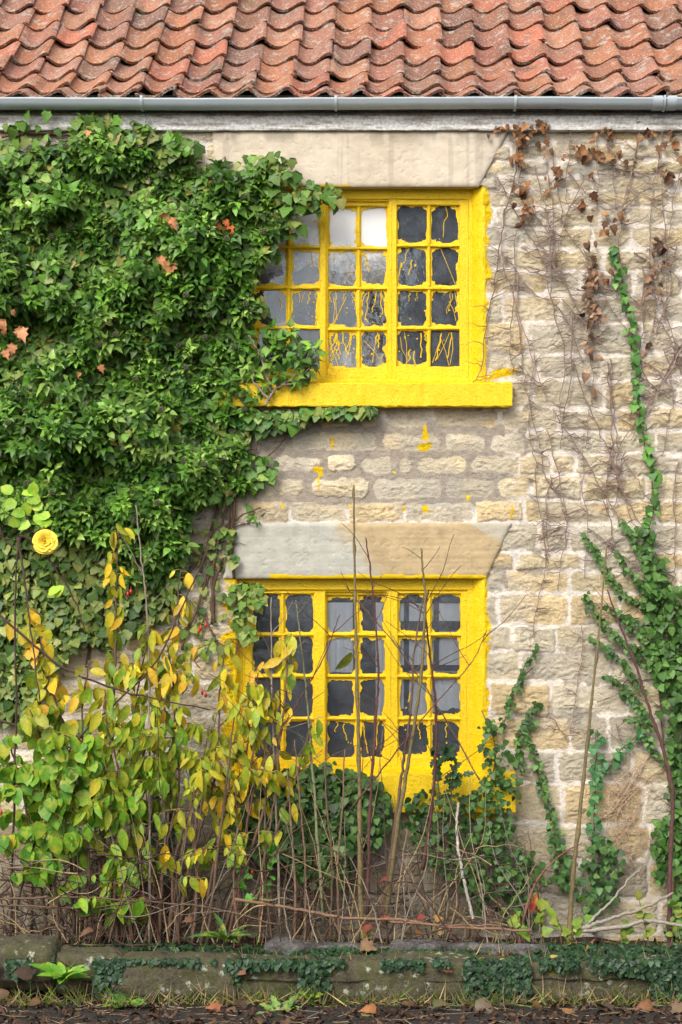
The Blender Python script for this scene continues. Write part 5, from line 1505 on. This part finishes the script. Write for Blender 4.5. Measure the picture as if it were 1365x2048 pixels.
cane('second brown cane leaning right, low beside the forked cane', [(765, 1840), (792, 1640), (808, 1520), (822, 1420), (830, 1300), (848, 1190)], -0.42, -0.38, 3.6, 1.2, BARK * 0.9, 304, twigs=3)
cane('dark reddish cane in front of the rightmost panes of the lower window', [(845, 1740), (866, 1597), (873, 1435), (862, 1320), (852, 1230), (858, 1180)], -0.4, -0.38, 3.6, 1.2, BARKR * 0.9, 305, twigs=9, twig_len=(60, 160))
cane('thin pale cane before the left sash of the lower window', [(560, 1850), (552, 1600), (545, 1400), (543, 1300), (543, 1195)], -0.5, -0.48, 2.6, 1.0, BARKL * 0.8, 306, twigs=5)
cane('slender curved cane beside the mullion of the left sash of the lower window', [(648, 1850), (630, 1600), (616, 1420), (604, 1300), (592, 1200)], -0.5, -0.45, 3.0, 1.0, lin(120, 120, 90), 307, twigs=6)
cane('tall leaning green brown cane on the right of the lower window', [(1138, 1895), (1150, 1720), (1168, 1560), (1182, 1420), (1198, 1270), (1214, 1095)], -0.6, -0.45, 4.9, 1.3, BARKG * 0.95, 308, nodes=5)
cane('dark red brown cane at the right edge, arching left over the big ivy', [(1338, 1915), (1342, 1700), (1346, 1590), (1330, 1510), (1300, 1420), (1272, 1330), (1240, 1250), (1215, 1180)], -0.55, -0.25, 5.0, 1.4, lin(88, 58, 56), 309, twigs=4)
cane('pale crooked stick leaning on the sill ivy on the right', [(947, 1840), (935, 1790), (922, 1730), (916, 1690), (914, 1640), (918, 1606)], -0.35, -0.25, 3.2, 2.6, lin(176, 168, 156), 310)
cane('thin cane with yellowing tip before the ivy at left', [(300, 1890), (300, 1500), (296, 1250), (284, 1120), (272, 1010)], -0.6, -0.55, 2.6, 1.0, BARKL * 0.75, 311, twigs=4)
cane('reddish bramble stem with a few leaves, low right of the sill', [(1035, 1905), (1050, 1830), (1075, 1760), (1120, 1712), (1165, 1685)], -0.6, -0.4, 2.8, 1.2, lin(130, 84, 74), 312, leaves=((1078, 1785, (160, 66, 58)), (1070, 1790, (150, 60, 52)), (1092, 1812, (150, 180, 60))))
cane('pair of thin dark twigs crossing the left sash of the lower window', [(470, 1850), (500, 1620), (540, 1500), (640, 1330), (680, 1230)], -0.55, -0.5, 2.0, 0.8, BARKR * 1.2, 313, twigs=10, twig_len=(60, 180))
cane('long thin red twig slanting up across the right sash of the lower window', [(700, 1620), (780, 1520), (860, 1420), (940, 1330), (975, 1260)], -0.45, -0.4, 1.6, 0.7, BARKR * 1.1, 314, twigs=8, twig_len=(60, 170))
cane('thin grey twig slanting down from the lower window head to the right', [(960, 1560), (880, 1420), (800, 1300), (740, 1230), (690, 1170)], -0.42, -0.42, 1.5, 0.8, BARK, 315, twigs=6)
for k, (x0, x1, h, r) in enumerate(((200, 190, 1560, 4.2), (262, 268, 1600, 3.8), (318, 352, 1500, 4.2), (335, 420, 1450, 4.4), (352, 410, 1560, 4.6), (385, 395, 1600, 3.4), (415, 470, 1420, 3.4), (455, 520, 1400, 3.2), (290, 330, 1640, 3.6), (235, 215, 1640, 4.0), (480, 470, 1560, 2.8), (520, 560, 1500, 2.6), (590, 575, 1540, 2.8), (610, 590, 1480, 2.6), (680, 690, 1500, 2.8), (660, 655, 1440, 2.4), (545, 530, 1480, 2.6))):
    yy = -0.5 - 0.02 * (k % 7)
    cane('bare grey brown stalk rising from the thicket below or left of the lower window', [(x0, 1885), ((x0 * 2 + x1) / 3 + 6 * rs.randn(), 1885 - (1885 - h) * 0.36), ((x0 + 2 * x1) / 3 + 6 * rs.randn(), 1885 - (1885 - h) * 0.7), (x1, h)], yy, yy + 0.04, r, 1.2, BARK * rs.uniform(0.9, 1.35), 330 + k, twigs=3, group='bare stalks in the thicket under the lower window')

# small evergreen sprigs
def sprig(label, pts, base, n, size, pal, seed, tpl=T_HOLLY, cat='holly', name='holly_sprig'):
    rs = np.random.RandomState(seed)
    root = tag(empty(name, W(*base)), label, cat)
    st = MB(); lf = MB()
    for p in pts:
        P = spline([W(a, b, base[2]) for a, b in p], 8, 0.002, rs); st.tube(P, 1.8 / PPM, 0.8 / PPM, sides=4, col=BARK)
        i = np.linspace(len(P) // 4, len(P) - 1, n).astype(int)
        lf.leaves(tpl, P[i], np.stack([rs.randn(n), -0.5 * np.abs(rs.randn(n)), 0.2 + 0.6 * rs.randn(n)], -1), np.stack([0.5 * rs.randn(n), -np.ones(n), 0.6 + 0.4 * rs.randn(n)], -1), size / PPM * np.exp(0.2 * rs.randn(n)), pick(pal, n, rs))
    st.build('stems', M['bark'], root); lf.build('leaves', M['ivy'], root)
sprig('dark holly bush growing among the stems of the yellow green shrub', [[(300, 1880), (305, 1700), (300, 1560)], [(310, 1860), (330, 1680), (345, 1580)], [(300, 1800), (280, 1680), (285, 1600)], [(320, 1760), (350, 1660), (375, 1640)]], (305, 1885, -0.35), 44, 15, cols((40, 84, 56), (30, 66, 44), (54, 100, 64)), 401)
sprig('small dark holly sprig in front of the bottom right pane of the lower window', [[(880, 1600), (872, 1530), (855, 1490)], [(874, 1540), (895, 1500)]], (880, 1640, -0.3), 9, 20, cols((36, 66, 40), (50, 84, 48)), 402)
sprig('holly sprig over the right end of the lower window rail', [[(900, 1660), (905, 1560), (912, 1530)], [(905, 1580), (930, 1545)]], (900, 1680, -0.25), 10, 18, cols((44, 74, 42), (56, 90, 48)), 403)
sprig('bright green sprig on thin stems low below the left of the lower sill', [[(490, 1860), (488, 1760), (480, 1710)], [(545, 1860), (540, 1740), (530, 1690)]], (515, 1870, -0.5), 12, 20, cols((80, 150, 50), (100, 165, 60)), 404)
sprig('yellow green bramble seedling with lobed leaves low on the right', [[(1090, 1890), (1080, 1840), (1090, 1800)], [(1060, 1890), (1040, 1850), (1035, 1830)], [(1140, 1900), (1150, 1860), (1170, 1840)], [(1150, 1900), (1130, 1870), (1115, 1840)]], (1095, 1900, -0.6), 5, 18, cols((116, 142, 46), (92, 126, 42), (140, 150, 60)), 405, T_IVY, 'bramble', 'bramble_seedling')
sprig('leafy low weed with green and yellow leaves at the right edge under the ivy', [[(1300, 1900), (1290, 1850), (1280, 1800)], [(1340, 1900), (1350, 1840), (1345, 1800)], [(1240, 1900), (1250, 1870), (1260, 1850)]], (1300, 1905, -0.6), 12, 15, cols((100, 128, 50), (80, 114, 44), (140, 146, 60)), 406, T_ROUND, 'weed', 'weed')
sprig('sprig with red and yellow bramble leaves below the middle of the lower sill', [[(760, 1870), (765, 1800), (762, 1760)], [(735, 1880), (736, 1850)], [(850, 1880), (835, 1850), (835, 1835)], [(880, 1880), (872, 1850), (870, 1838)]], (790, 1885, -0.5), 2, 17, cols((140, 72, 60), (128, 62, 52), (160, 146, 60)), 407, T_IVY, 'bramble', 'bramble_seedling')

# thicket of dead stalks and twigs (nobody could count these)
rs = np.random.RandomState(501)
mb = MB()
for k in range(190):
    x0 = rs.uniform(130, 1100) if rs.rand() < 0.75 else rs.uniform(-20, 400); y = -rs.uniform(0.12, 0.75)
    top = rs.uniform(1560, 1790) if x0 < 900 else rs.uniform(1680, 1830)
    if rs.rand() < 0.12: top -= 150
    dx = rs.uniform(-130, 130)
    P = spline([W(x0, 1885, y), W(x0 + dx * 0.3 + 6 * rs.randn(), (1885 * 2 + top) / 3, y), W(x0 + dx * 0.7 + 8 * rs.randn(), (1885 + 2 * top) / 3, y), W(x0 + dx, top, y + 0.05 * rs.randn())], 5, 0.002, rs)
    c_ = [BARK * 0.8, BARKR, STRAW * 0.8, BARKL * 0.8, BARK * 0.55][rs.randint(5)]
    mb.tube(P, rs.uniform(0.9, 2.0) / PPM, 0.5 / PPM, sides=4, col=c_ * rs.uniform(0.7, 1.2), cap=False)
for k in range(400):
    x0 = rs.uniform(-30, 1100) if k % 3 else rs.uniform(-40, 330); yb = rs.uniform(1690, 1890) ; y = -rs.uniform(0.12, 0.8)
    if x0 > 1000 and rs.rand() < 0.6: continue
    a = rs.uniform(-0.6, 0.6) + (pi if rs.rand() < 0.5 else 0); L_ = rs.uniform(40, 170)
    q = [(x0, yb)]
    for s_ in range(5):
        a += 0.25 * rs.randn(); q.append((q[-1][0] + cos(a) * L_ / 5, min(q[-1][1] - sin(a) * L_ / 5, 1890)))
    P = spline([W(u_, v_, y + 0.02 * rs.randn()) for u_, v_ in q], 3)
    c_ = [BARK * 0.7, BARKR * 0.9, STRAW * 0.75, BARKL * 0.7, BARK * 0.45][rs.randint(5)]
    mb.tube(P, rs.uniform(0.7, 1.8) / PPM, 0.5 / PPM, sides=4, col=c_ * rs.uniform(0.6, 1.2), cap=False)
tag(mb.build('dead_stalks', M['bark']), 'thicket of thin dead stalks and twigs along the foot of the wall', 'undergrowth', kind='stuff')

# ================================================================== VERGE: KERB STONES, LOG, LITTER
from mathutils import Vector, noise as mnoise
def rock(name, px0, px1, top, bot, yf, yb, label, cat, seed, mat='kerb', rough=0.02, n=34, pw=7, group=None):
    a = W(px0, bot, yf); b = W(px1, top, yf)
    ctr = np.array([(a[0] + b[0]) / 2, (yf + yb) / 2, (a[2] + b[2]) / 2]); hd = np.array([(b[0] - a[0]) / 2, (yb - yf) / 2, (b[2] - a[2]) / 2])
    mb = MB(); g = np.linspace(-1, 1, n)
    gl = np.linspace(-1, 1, n * 2)
    for ax in range(3):
        u, v = [i for i in range(3) if i != ax]
        gu = gl if u == 0 else g; gv = g
        U, V_ = np.meshgrid(gu, gv)
        for sg in (-1, 1):
            p = np.zeros(U.shape + (3,)); p[..., ax] = sg; p[..., u] = U; p[..., v] = V_
            q = p.reshape(-1, 3)
            # rounded box in metres
            r_ = min(hd) * 0.55
            w_ = q * hd; core = np.clip(w_, -(hd - r_), hd - r_)
            dv = w_ - core; ln = np.linalg.norm(dv, axis=1, keepdims=True)
            w_ = core + dv / (ln + 1e-9) * np.minimum(ln, r_)
            nn_ = nrmz(w_ / hd)
            d = np.array([mnoise.fractal(Vector((x * 5 + seed, y * 5, z * 5)), 0.9, 2.0, 5) for x, y, z in w_])
            d2 = np.array([mnoise.noise(Vector((x * 1.6 + seed * 2, y * 1.6, z * 1.6))) for x, y, z in w_])
            w_ = w_ + nn_ * (rough * d + rough * 1.4 * d2)[:, None]
            nv, nu = U.shape
            k = (np.arange(nv - 1)[:, None] * nu + np.arange(nu - 1)[None]).ravel()
            f = np.stack([k, k + 1, k + nu + 1, k + nu], -1)
            flip = (ax in (0, 2)) == (sg < 0)
            if ax == 1: flip = sg > 0
            mb.add(w_ + 0, f[:, ::-1] if flip else f)
    o = mb.build(name, M[mat])
    o.location = tuple(ctr)
    return tag(o, label, cat, group)
rock('kerb_stone', -90, 112, 1888, 1985, -1.08, -0.74, 'rough kerb stone at the far left, higher than the rest', 'kerb stone', 3)
rock('kerb_stone', 98, 250, 1905, 1990, -1.04, -0.78, 'short mossy kerb stone half hidden by weeds left of the lichen spotted one', 'kerb stone', 7)
rock('kerb_stone', 238, 476, 1922, 2007, -1.14, -0.80, 'kerb stone spotted with white lichen, its underside hanging over the lane', 'kerb stone', 11)
rock('kerb_stone', 466, 962, 1925, 2012, -1.11, -0.80, 'longest kerb stone, flat topped, in the middle of the row', 'kerb stone', 17)
rock('kerb_stone', 952, 1348, 1927, 2018, -1.10, -0.80, 'long dark kerb stone half covered with ground ivy on the right', 'kerb stone', 23)
rock('kerb_stone', 1338, 1560, 1930, 2020, -1.10, -0.80, 'kerb stone at the right edge buried in dark ground ivy', 'kerb stone', 29)
# grey edging stones behind the kerb
rock('edging_stone', 540, 790, 1891, 1918, -0.70, -0.56, 'grey crumbling edging stone behind the longest kerb stone, its left half', 'edging stone', 41, 'edging', 0.035, 40)
rock('edging_stone', 786, 1092, 1889, 1916, -0.69, -0.55, 'grey crumbling edging stone behind the kerb, right of the first one', 'edging stone', 47, 'edging', 0.035, 40)
def branch(name, label, runs, y, col, seed, cat='branch'):
    rs = np.random.RandomState(seed); mb = MB()
    for pts, r0, r1 in runs: mb.tube(spline([W(a, b, y) for a, b in pts], 9, 0.003, rs), r0 / PPM, r1 / PPM, sides=7, col=col * rs.uniform(0.85, 1.15))
    return tag(mb.build(name, M['bark']), label, cat)
branch('fallen_branch', 'pale forked dead branch lying at the lower right', [([(1165, 1858), (1208, 1841), (1280, 1820), (1347, 1785)], 4.5, 2), ([(1165, 1862), (1250, 1852), (1300, 1842), (1400, 1858)], 4.5, 3), ([(1168, 1856), (1220, 1805), (1270, 1747), (1285, 1735)], 3, 1.3)], -0.62, lin(150, 142, 128), 611)
branch('fallen_cane', 'long brown cane lying almost level across the undergrowth', [([(470, 1798), (590, 1818), (700, 1836), (800, 1840), (900, 1854), (1065, 1862)], 3.2, 2.4), ([(780, 1843), (900, 1850), (1000, 1852)], 2.5, 1.5)], -0.66, lin(128, 98, 78), 612, 'cane')
branch('fallen_cane', 'thin dark dry stem lying level at the far left above the kerb', [([(-40, 1800), (120, 1795), (240, 1800), (420, 1815), (560, 1850)], 2.4, 1.4), ([(0, 1810), (90, 1814), (180, 1818)], 2, 1)], -0.68, lin(100, 80, 64), 613, 'cane')

# ground ivy, grass, litter
rs = np.random.RandomState(621)
def surf(px, yd):
    return None
mb = MB()
n = 9500
xx = rs.uniform(-2.5, 2.5, n); yy = -rs.uniform(0.55, 1.02, n)
keepm = fbm(xx * 3.4, yy * 5, 77, 4, 0.6) > 0.46
xx = xx[keepm]; yy = yy[keepm]; n = len(xx)
zz = 0.165 + 0.05 * rs.rand(n) + 0.03 * fbm(xx * 3, yy * 3, 9, 2)
pos = np.stack([xx, yy, zz], -1)
mb.leaves(T_IVY, pos, np.stack([rs.randn(n), -0.8 + 0.6 * rs.randn(n), -0.25 + 0.2 * rs.randn(n)], -1), np.stack([0.3 * rs.randn(n), -0.6 + 0.3 * rs.randn(n), np.ones(n)], -1), 0.023 * np.exp(0.3 * rs.randn(n)), pick(PAL_GI, n, rs, 0.2))
# hanging over the kerb face in places
for (x0, x1, d, m) in ((-60, 60, 40, 160), (190, 250, 80, 260), (440, 480, 60, 110), (600, 660, 70, 120), (930, 1060, 92, 560), (1080, 1260, 26, 200), (1230, 1300, 40, 100), (1300, 1480, 92, 620), (470, 600, 20, 120), (660, 900, 18, 240), (250, 440, 12, 120)):
    m = int(m * 1.6); px = rs.uniform(x0, x1, m); px = px[fbm(px / 26, px * 0, 78, 3) > 0.40]; m = len(px); py = 1918 + np.abs(rs.rand(m)) * d * rs.rand(m) ** 0.4; yv = -1.10 - 0.05 * rs.rand(m)
    wall_leaves(mb, np.stack([px, py], -1), yv, 9, PAL_GI, rs, T_IVY, up=0.7)
tag(mb.build('ground_ivy', M['ivy']), 'dark small leaved ground ivy matting the top of the kerb stones', 'ground ivy', kind='stuff')
mb = MB()
n = 2700
px = rs.uniform(0, 1400, n); y = np.where(rs.rand(n) < 0.45, -rs.uniform(1.10, 1.24, n), -rs.uniform(0.3, 1.08, n))
pos = np.array([(rs.uniform(-2.3, 2.3), v, 0.15 if v > -1.05 else 0.005) for v in y])
straw = rs.rand(n) < 0.6
cg = np.where(straw[:, None], pick([STRAW * 0.8, STRAW, BARKL * 0.7], n, rs, 0.2), pick(cols((80, 120, 44), (100, 140, 56), (60, 96, 40)), n, rs, 0.2))
mb.leaves(T_GRASS, pos, np.stack([0.7 * rs.randn(n), -0.3 + 0.4 * rs.randn(n), np.abs(0.8 + 0.4 * rs.randn(n))], -1), np.stack([0.5 * rs.randn(n), -np.ones(n), 0.3 * rs.randn(n)], -1), rs.uniform(0.05, 0.17, n), cg)
tag(mb.build('grass', M['leaf']), 'thin dry and green grass blades along the verge', 'grass', kind='stuff')
mb = MB()
n = 3000
yl = np.concatenate([-rs.uniform(0.3, 1.06, 1500), -rs.uniform(1.12, 1.75, 1500)])
pos = np.stack([rs.uniform(-2.4, 2.4, n), yl, np.where(yl > -1.06, 0.19, 0.008) + 0.015 * rs.rand(n)], -1)
sz = np.exp(0.4 * rs.randn(n)) * 0.024
mb.leaves(T_DRY, pos, np.stack([rs.randn(n), rs.randn(n), 0.25 * rs.randn(n)], -1), np.stack([0.4 * rs.randn(n), 0.4 * rs.randn(n) - 0.2, np.ones(n)], -1), sz, pick(cols((72, 54, 42), (54, 40, 32), (92, 70, 52), (40, 31, 26), (84, 66, 54)), n, rs, 0.25))
for _ in range(520):
    yv = rs.uniform(-1.9, -1.13) if rs.rand() < 0.7 else rs.uniform(-1.0, -0.3)
    p = np.array([rs.uniform(-2.3, 2.3), yv, 0.010 if yv < -1.06 else 0.19]); a = rs.uniform(0, pi); L_ = rs.uniform(0.04, 0.22)
    d = np.array([cos(a), sin(a) * 0.6, 0.06 * rs.randn()]) * L_
    mb.tube([p, p + d * 0.5 + 0.008 * rs.randn(3), p + d], rs.uniform(0.0012, 0.0028), 0.001, sides=4, col=[STRAW, STRAW * 0.7, BARK * 0.7, BARKL * 0.8][rs.randint(4)], cap=False)
tag(mb.build('leaf_litter', M['deadleaf']), 'litter of small brown leaf scraps and straw along the lane edge', 'leaf litter', kind='stuff')

FL = [(188, 1866, -0.75, 40, (156, 100, 70), 'large curled brown leaf standing up behind the short mossy kerb stone'),
      (722, 1893, -0.72, 46, (176, 122, 82), 'large tan leaf lying against the grey edging stone'),
      (20, 1985, -1.2, 54, (150, 104, 74), 'large pale brown crumpled leaf in the lower left corner'),
      (66, 1950, -1.18, 50, (100, 70, 56), 'dark brown crumpled leaf in front of the far left kerb stone'),
      (62, 2003, -1.25, 32, (140, 84, 52), 'small rust brown leaf below the far left kerb stone'),
      (234, 1972, -1.18, 34, (120, 84, 68), 'dull brown leaf at the left end of the lichen spotted kerb stone'),
      (440, 2032, -1.35, 34, (206, 106, 50), 'bright orange leaf on the lane below the lichen spotted kerb stone'),
      (472, 2016, -1.3, 36, (150, 104, 76), 'brown leaf touching the bright orange leaf on the lane'),
      (492, 1946, -1.16, 22, (176, 104, 70), 'small russet leaf on the front of the longest kerb stone'),
      (752, 2041, -1.4, 40, (214, 120, 44), 'orange leaf at the bottom edge below the longest kerb stone'),
      (722, 2036, -1.4, 30, (190, 170, 70), 'yellowish leaf next to the orange leaf at the bottom edge'),
      (830, 2008, -1.25, 32, (140, 96, 60), 'brown leaf propped against the foot of the longest kerb stone'),
      (868, 2034, -1.3, 38, (120, 112, 60), 'olive green leaf at the bottom edge in the middle'),
      (950, 2036, -1.32, 56, (150, 122, 100), 'big greyish tan dead leaf at the bottom, below the gap in the kerb'),
      (904, 1940, -1.13, 28, (140, 74, 42), 'reddish brown leaf lying on top of the longest kerb stone'),
      (1100, 1912, -1.0, 20, (240, 180, 50), 'small orange yellow leaf on the ground ivy at the right'),
      (1008, 1922, -1.05, 14, (250, 214, 40), 'tiny bright yellow leaf on the ground ivy over the kerb gap'),
      (1180, 1885, -0.9, 30, (206, 130, 80), 'salmon leaf standing in the low plants by the leaning cane'),
      (1172, 1900, -0.95, 26, (196, 150, 70), 'ochre leaf below the salmon leaf by the leaning cane'),
      (1080, 2042, -1.35, 36, (220, 160, 60), 'yellow orange leaf at the bottom right of middle'),
      (1125, 2040, -1.35, 34, (200, 120, 56), 'orange brown leaf right of the yellow orange leaf at the bottom'),
      (1200, 2035, -1.3, 46, (104, 84, 74), 'dark grey brown leaf standing on edge at the lower right'),
      (1305, 2036, -1.3, 46, (176, 104, 56), 'rust orange leaf near the lower right corner'),
      (1345, 2040, -1.35, 40, (160, 120, 90), 'tan leaf in the lower right corner'),
      (118, 1836, -0.5, 30, (150, 90, 60), 'brown leaf caught in the dead stalks at the left'),
      (385, 1840, -0.8, 26, (150, 92, 60), 'small brown leaf at the foot of the yellow leaved shrub')]
for (px, py, y, s_, c_, lab) in FL:
    mb = MB(); p = W(px, py, y); zmin = 0.012 if y < -1.12 else p[2]
    if y < -1.15: # on the lane: find the depth at which this spot of the photo meets the ground
        pass
    mb.leaves([T_DRY, T_DRY2, T_ROUND, T_CURL, T_DRY][rs.randint(5)], np.zeros((1, 3)), [[rs.uniform(-1, 1), -0.3, rs.uniform(-0.1, 0.35)]], [[0.5 * rs.randn(), -0.9, 0.9]], 0.68 * s_ / PPM, 0.55 * (0.75 * lin(*c_) + 0.25 * lin(*c_).mean())[None] * np.array([0.92, 1.06, 0.95]))
    o = tag(mb.build('fallen_leaf', M['deadleaf']), lab, 'leaf')
    o.location = (p[0], y, max(p[2], 0.018))
# weeds in the lane edge
def weed(label, px, py, y, n, size, pal, seed, tpl=T_SHRUB, wid=0.7):
    rs = np.random.RandomState(seed)
    p = W(px, py, y); root = tag(empty('weed', p), label, 'weed'); mb = MB()
    ph = np.arange(n) * 2.4 + rs.rand(n)
    tip = np.stack([np.cos(ph), np.sin(ph) * 0.8 - 0.3, 0.25 + 0.5 * rs.rand(n)], -1)
    mb.leaves(tpl, np.tile(p, (n, 1)) + 0.012 * tip, tip, np.tile([0, -0.4, 1.0], (n, 1)), size / PPM * np.exp(0.25 * rs.randn(n)), pick(pal, n, rs), wid=wid)
    mb.build('leaves', M['leaf'], root)
    st = MB()
    for t in tip[::3]: st.tube([p - np.array([0, 0, 0.02]), p + 0.25 * size / PPM * t], 1.2 / PPM, 0.7 / PPM, sides=4, col=lin(110, 130, 60))
    st.build('stems', M['bark'], root)
weed('bright green dock like weed in front of the mossy short kerb stone', 128, 1960, -1.16, 16, 44, cols((96, 160, 44), (80, 140, 40), (120, 170, 60)), 701)
weed('feathery green weed growing at the left end of the lichen spotted kerb stone', 248, 2018, -1.2, 18, 30, cols((90, 140, 60), (70, 120, 50)), 702, T_HOLLY, 0.6)
weed('grey green weed on the lane below the longest kerb stone', 560, 2034, -1.3, 16, 34, cols((110, 150, 80), (90, 130, 64)), 703, T_HOLLY, 0.6)
weed('small round leaved green weed against the front of the longest kerb stone', 618, 1995, -1.15, 10, 18, cols((110, 160, 60), (130, 176, 70)), 704, T_ROUND, 1.0)
weed('dark green grassy weed among the shrub stems above the lichen spotted kerb stone', 455, 1880, -0.85, 22, 42, cols((60, 100, 40), (80, 120, 50)), 705, T_SHRUB, 0.35)

# unseen trees added behind the viewer to darken reflections: the panes mirror them against the sky
rs = np.random.RandomState(801)
mb = MB()
for (cx, cy, h, wd) in ((4.3, -38, 19, 3.4), (9.5, -42, 18, 4.6), (-12, -44, 13, 4.2), (-19, -40, 11, 4.0), (16, -44, 12, 4), (1.4, -46, 12.5, 1.8)):
    mb.tube(spline([(cx, cy, 0), (cx + 0.2, cy, h * 0.5), (cx + 0.3 * rs.randn(), cy, h)], 5), 0.28, 0.05, sides=6, col=BARK * 0.6)
    m = 2000
    d = nrmz(rs.randn(m, 3)) * (rs.rand(m, 1) ** 0.4)
    pos = np.array([cx, cy, h * 0.70]) + d * np.array([wd, wd, h * 0.28])
    mb.leaves(T_ROUND, pos, rs.randn(m, 3), rs.randn(m, 3), rs.uniform(0.35, 0.85, m), pick(cols((60, 84, 40), (84, 96, 44), (110, 100, 50), (46, 66, 34)), m, rs, 0.2))
tag(mb.build('far_trees', M['leaf']), 'belt of trees across the lane mirrored in the window panes', 'trees', kind='stuff')
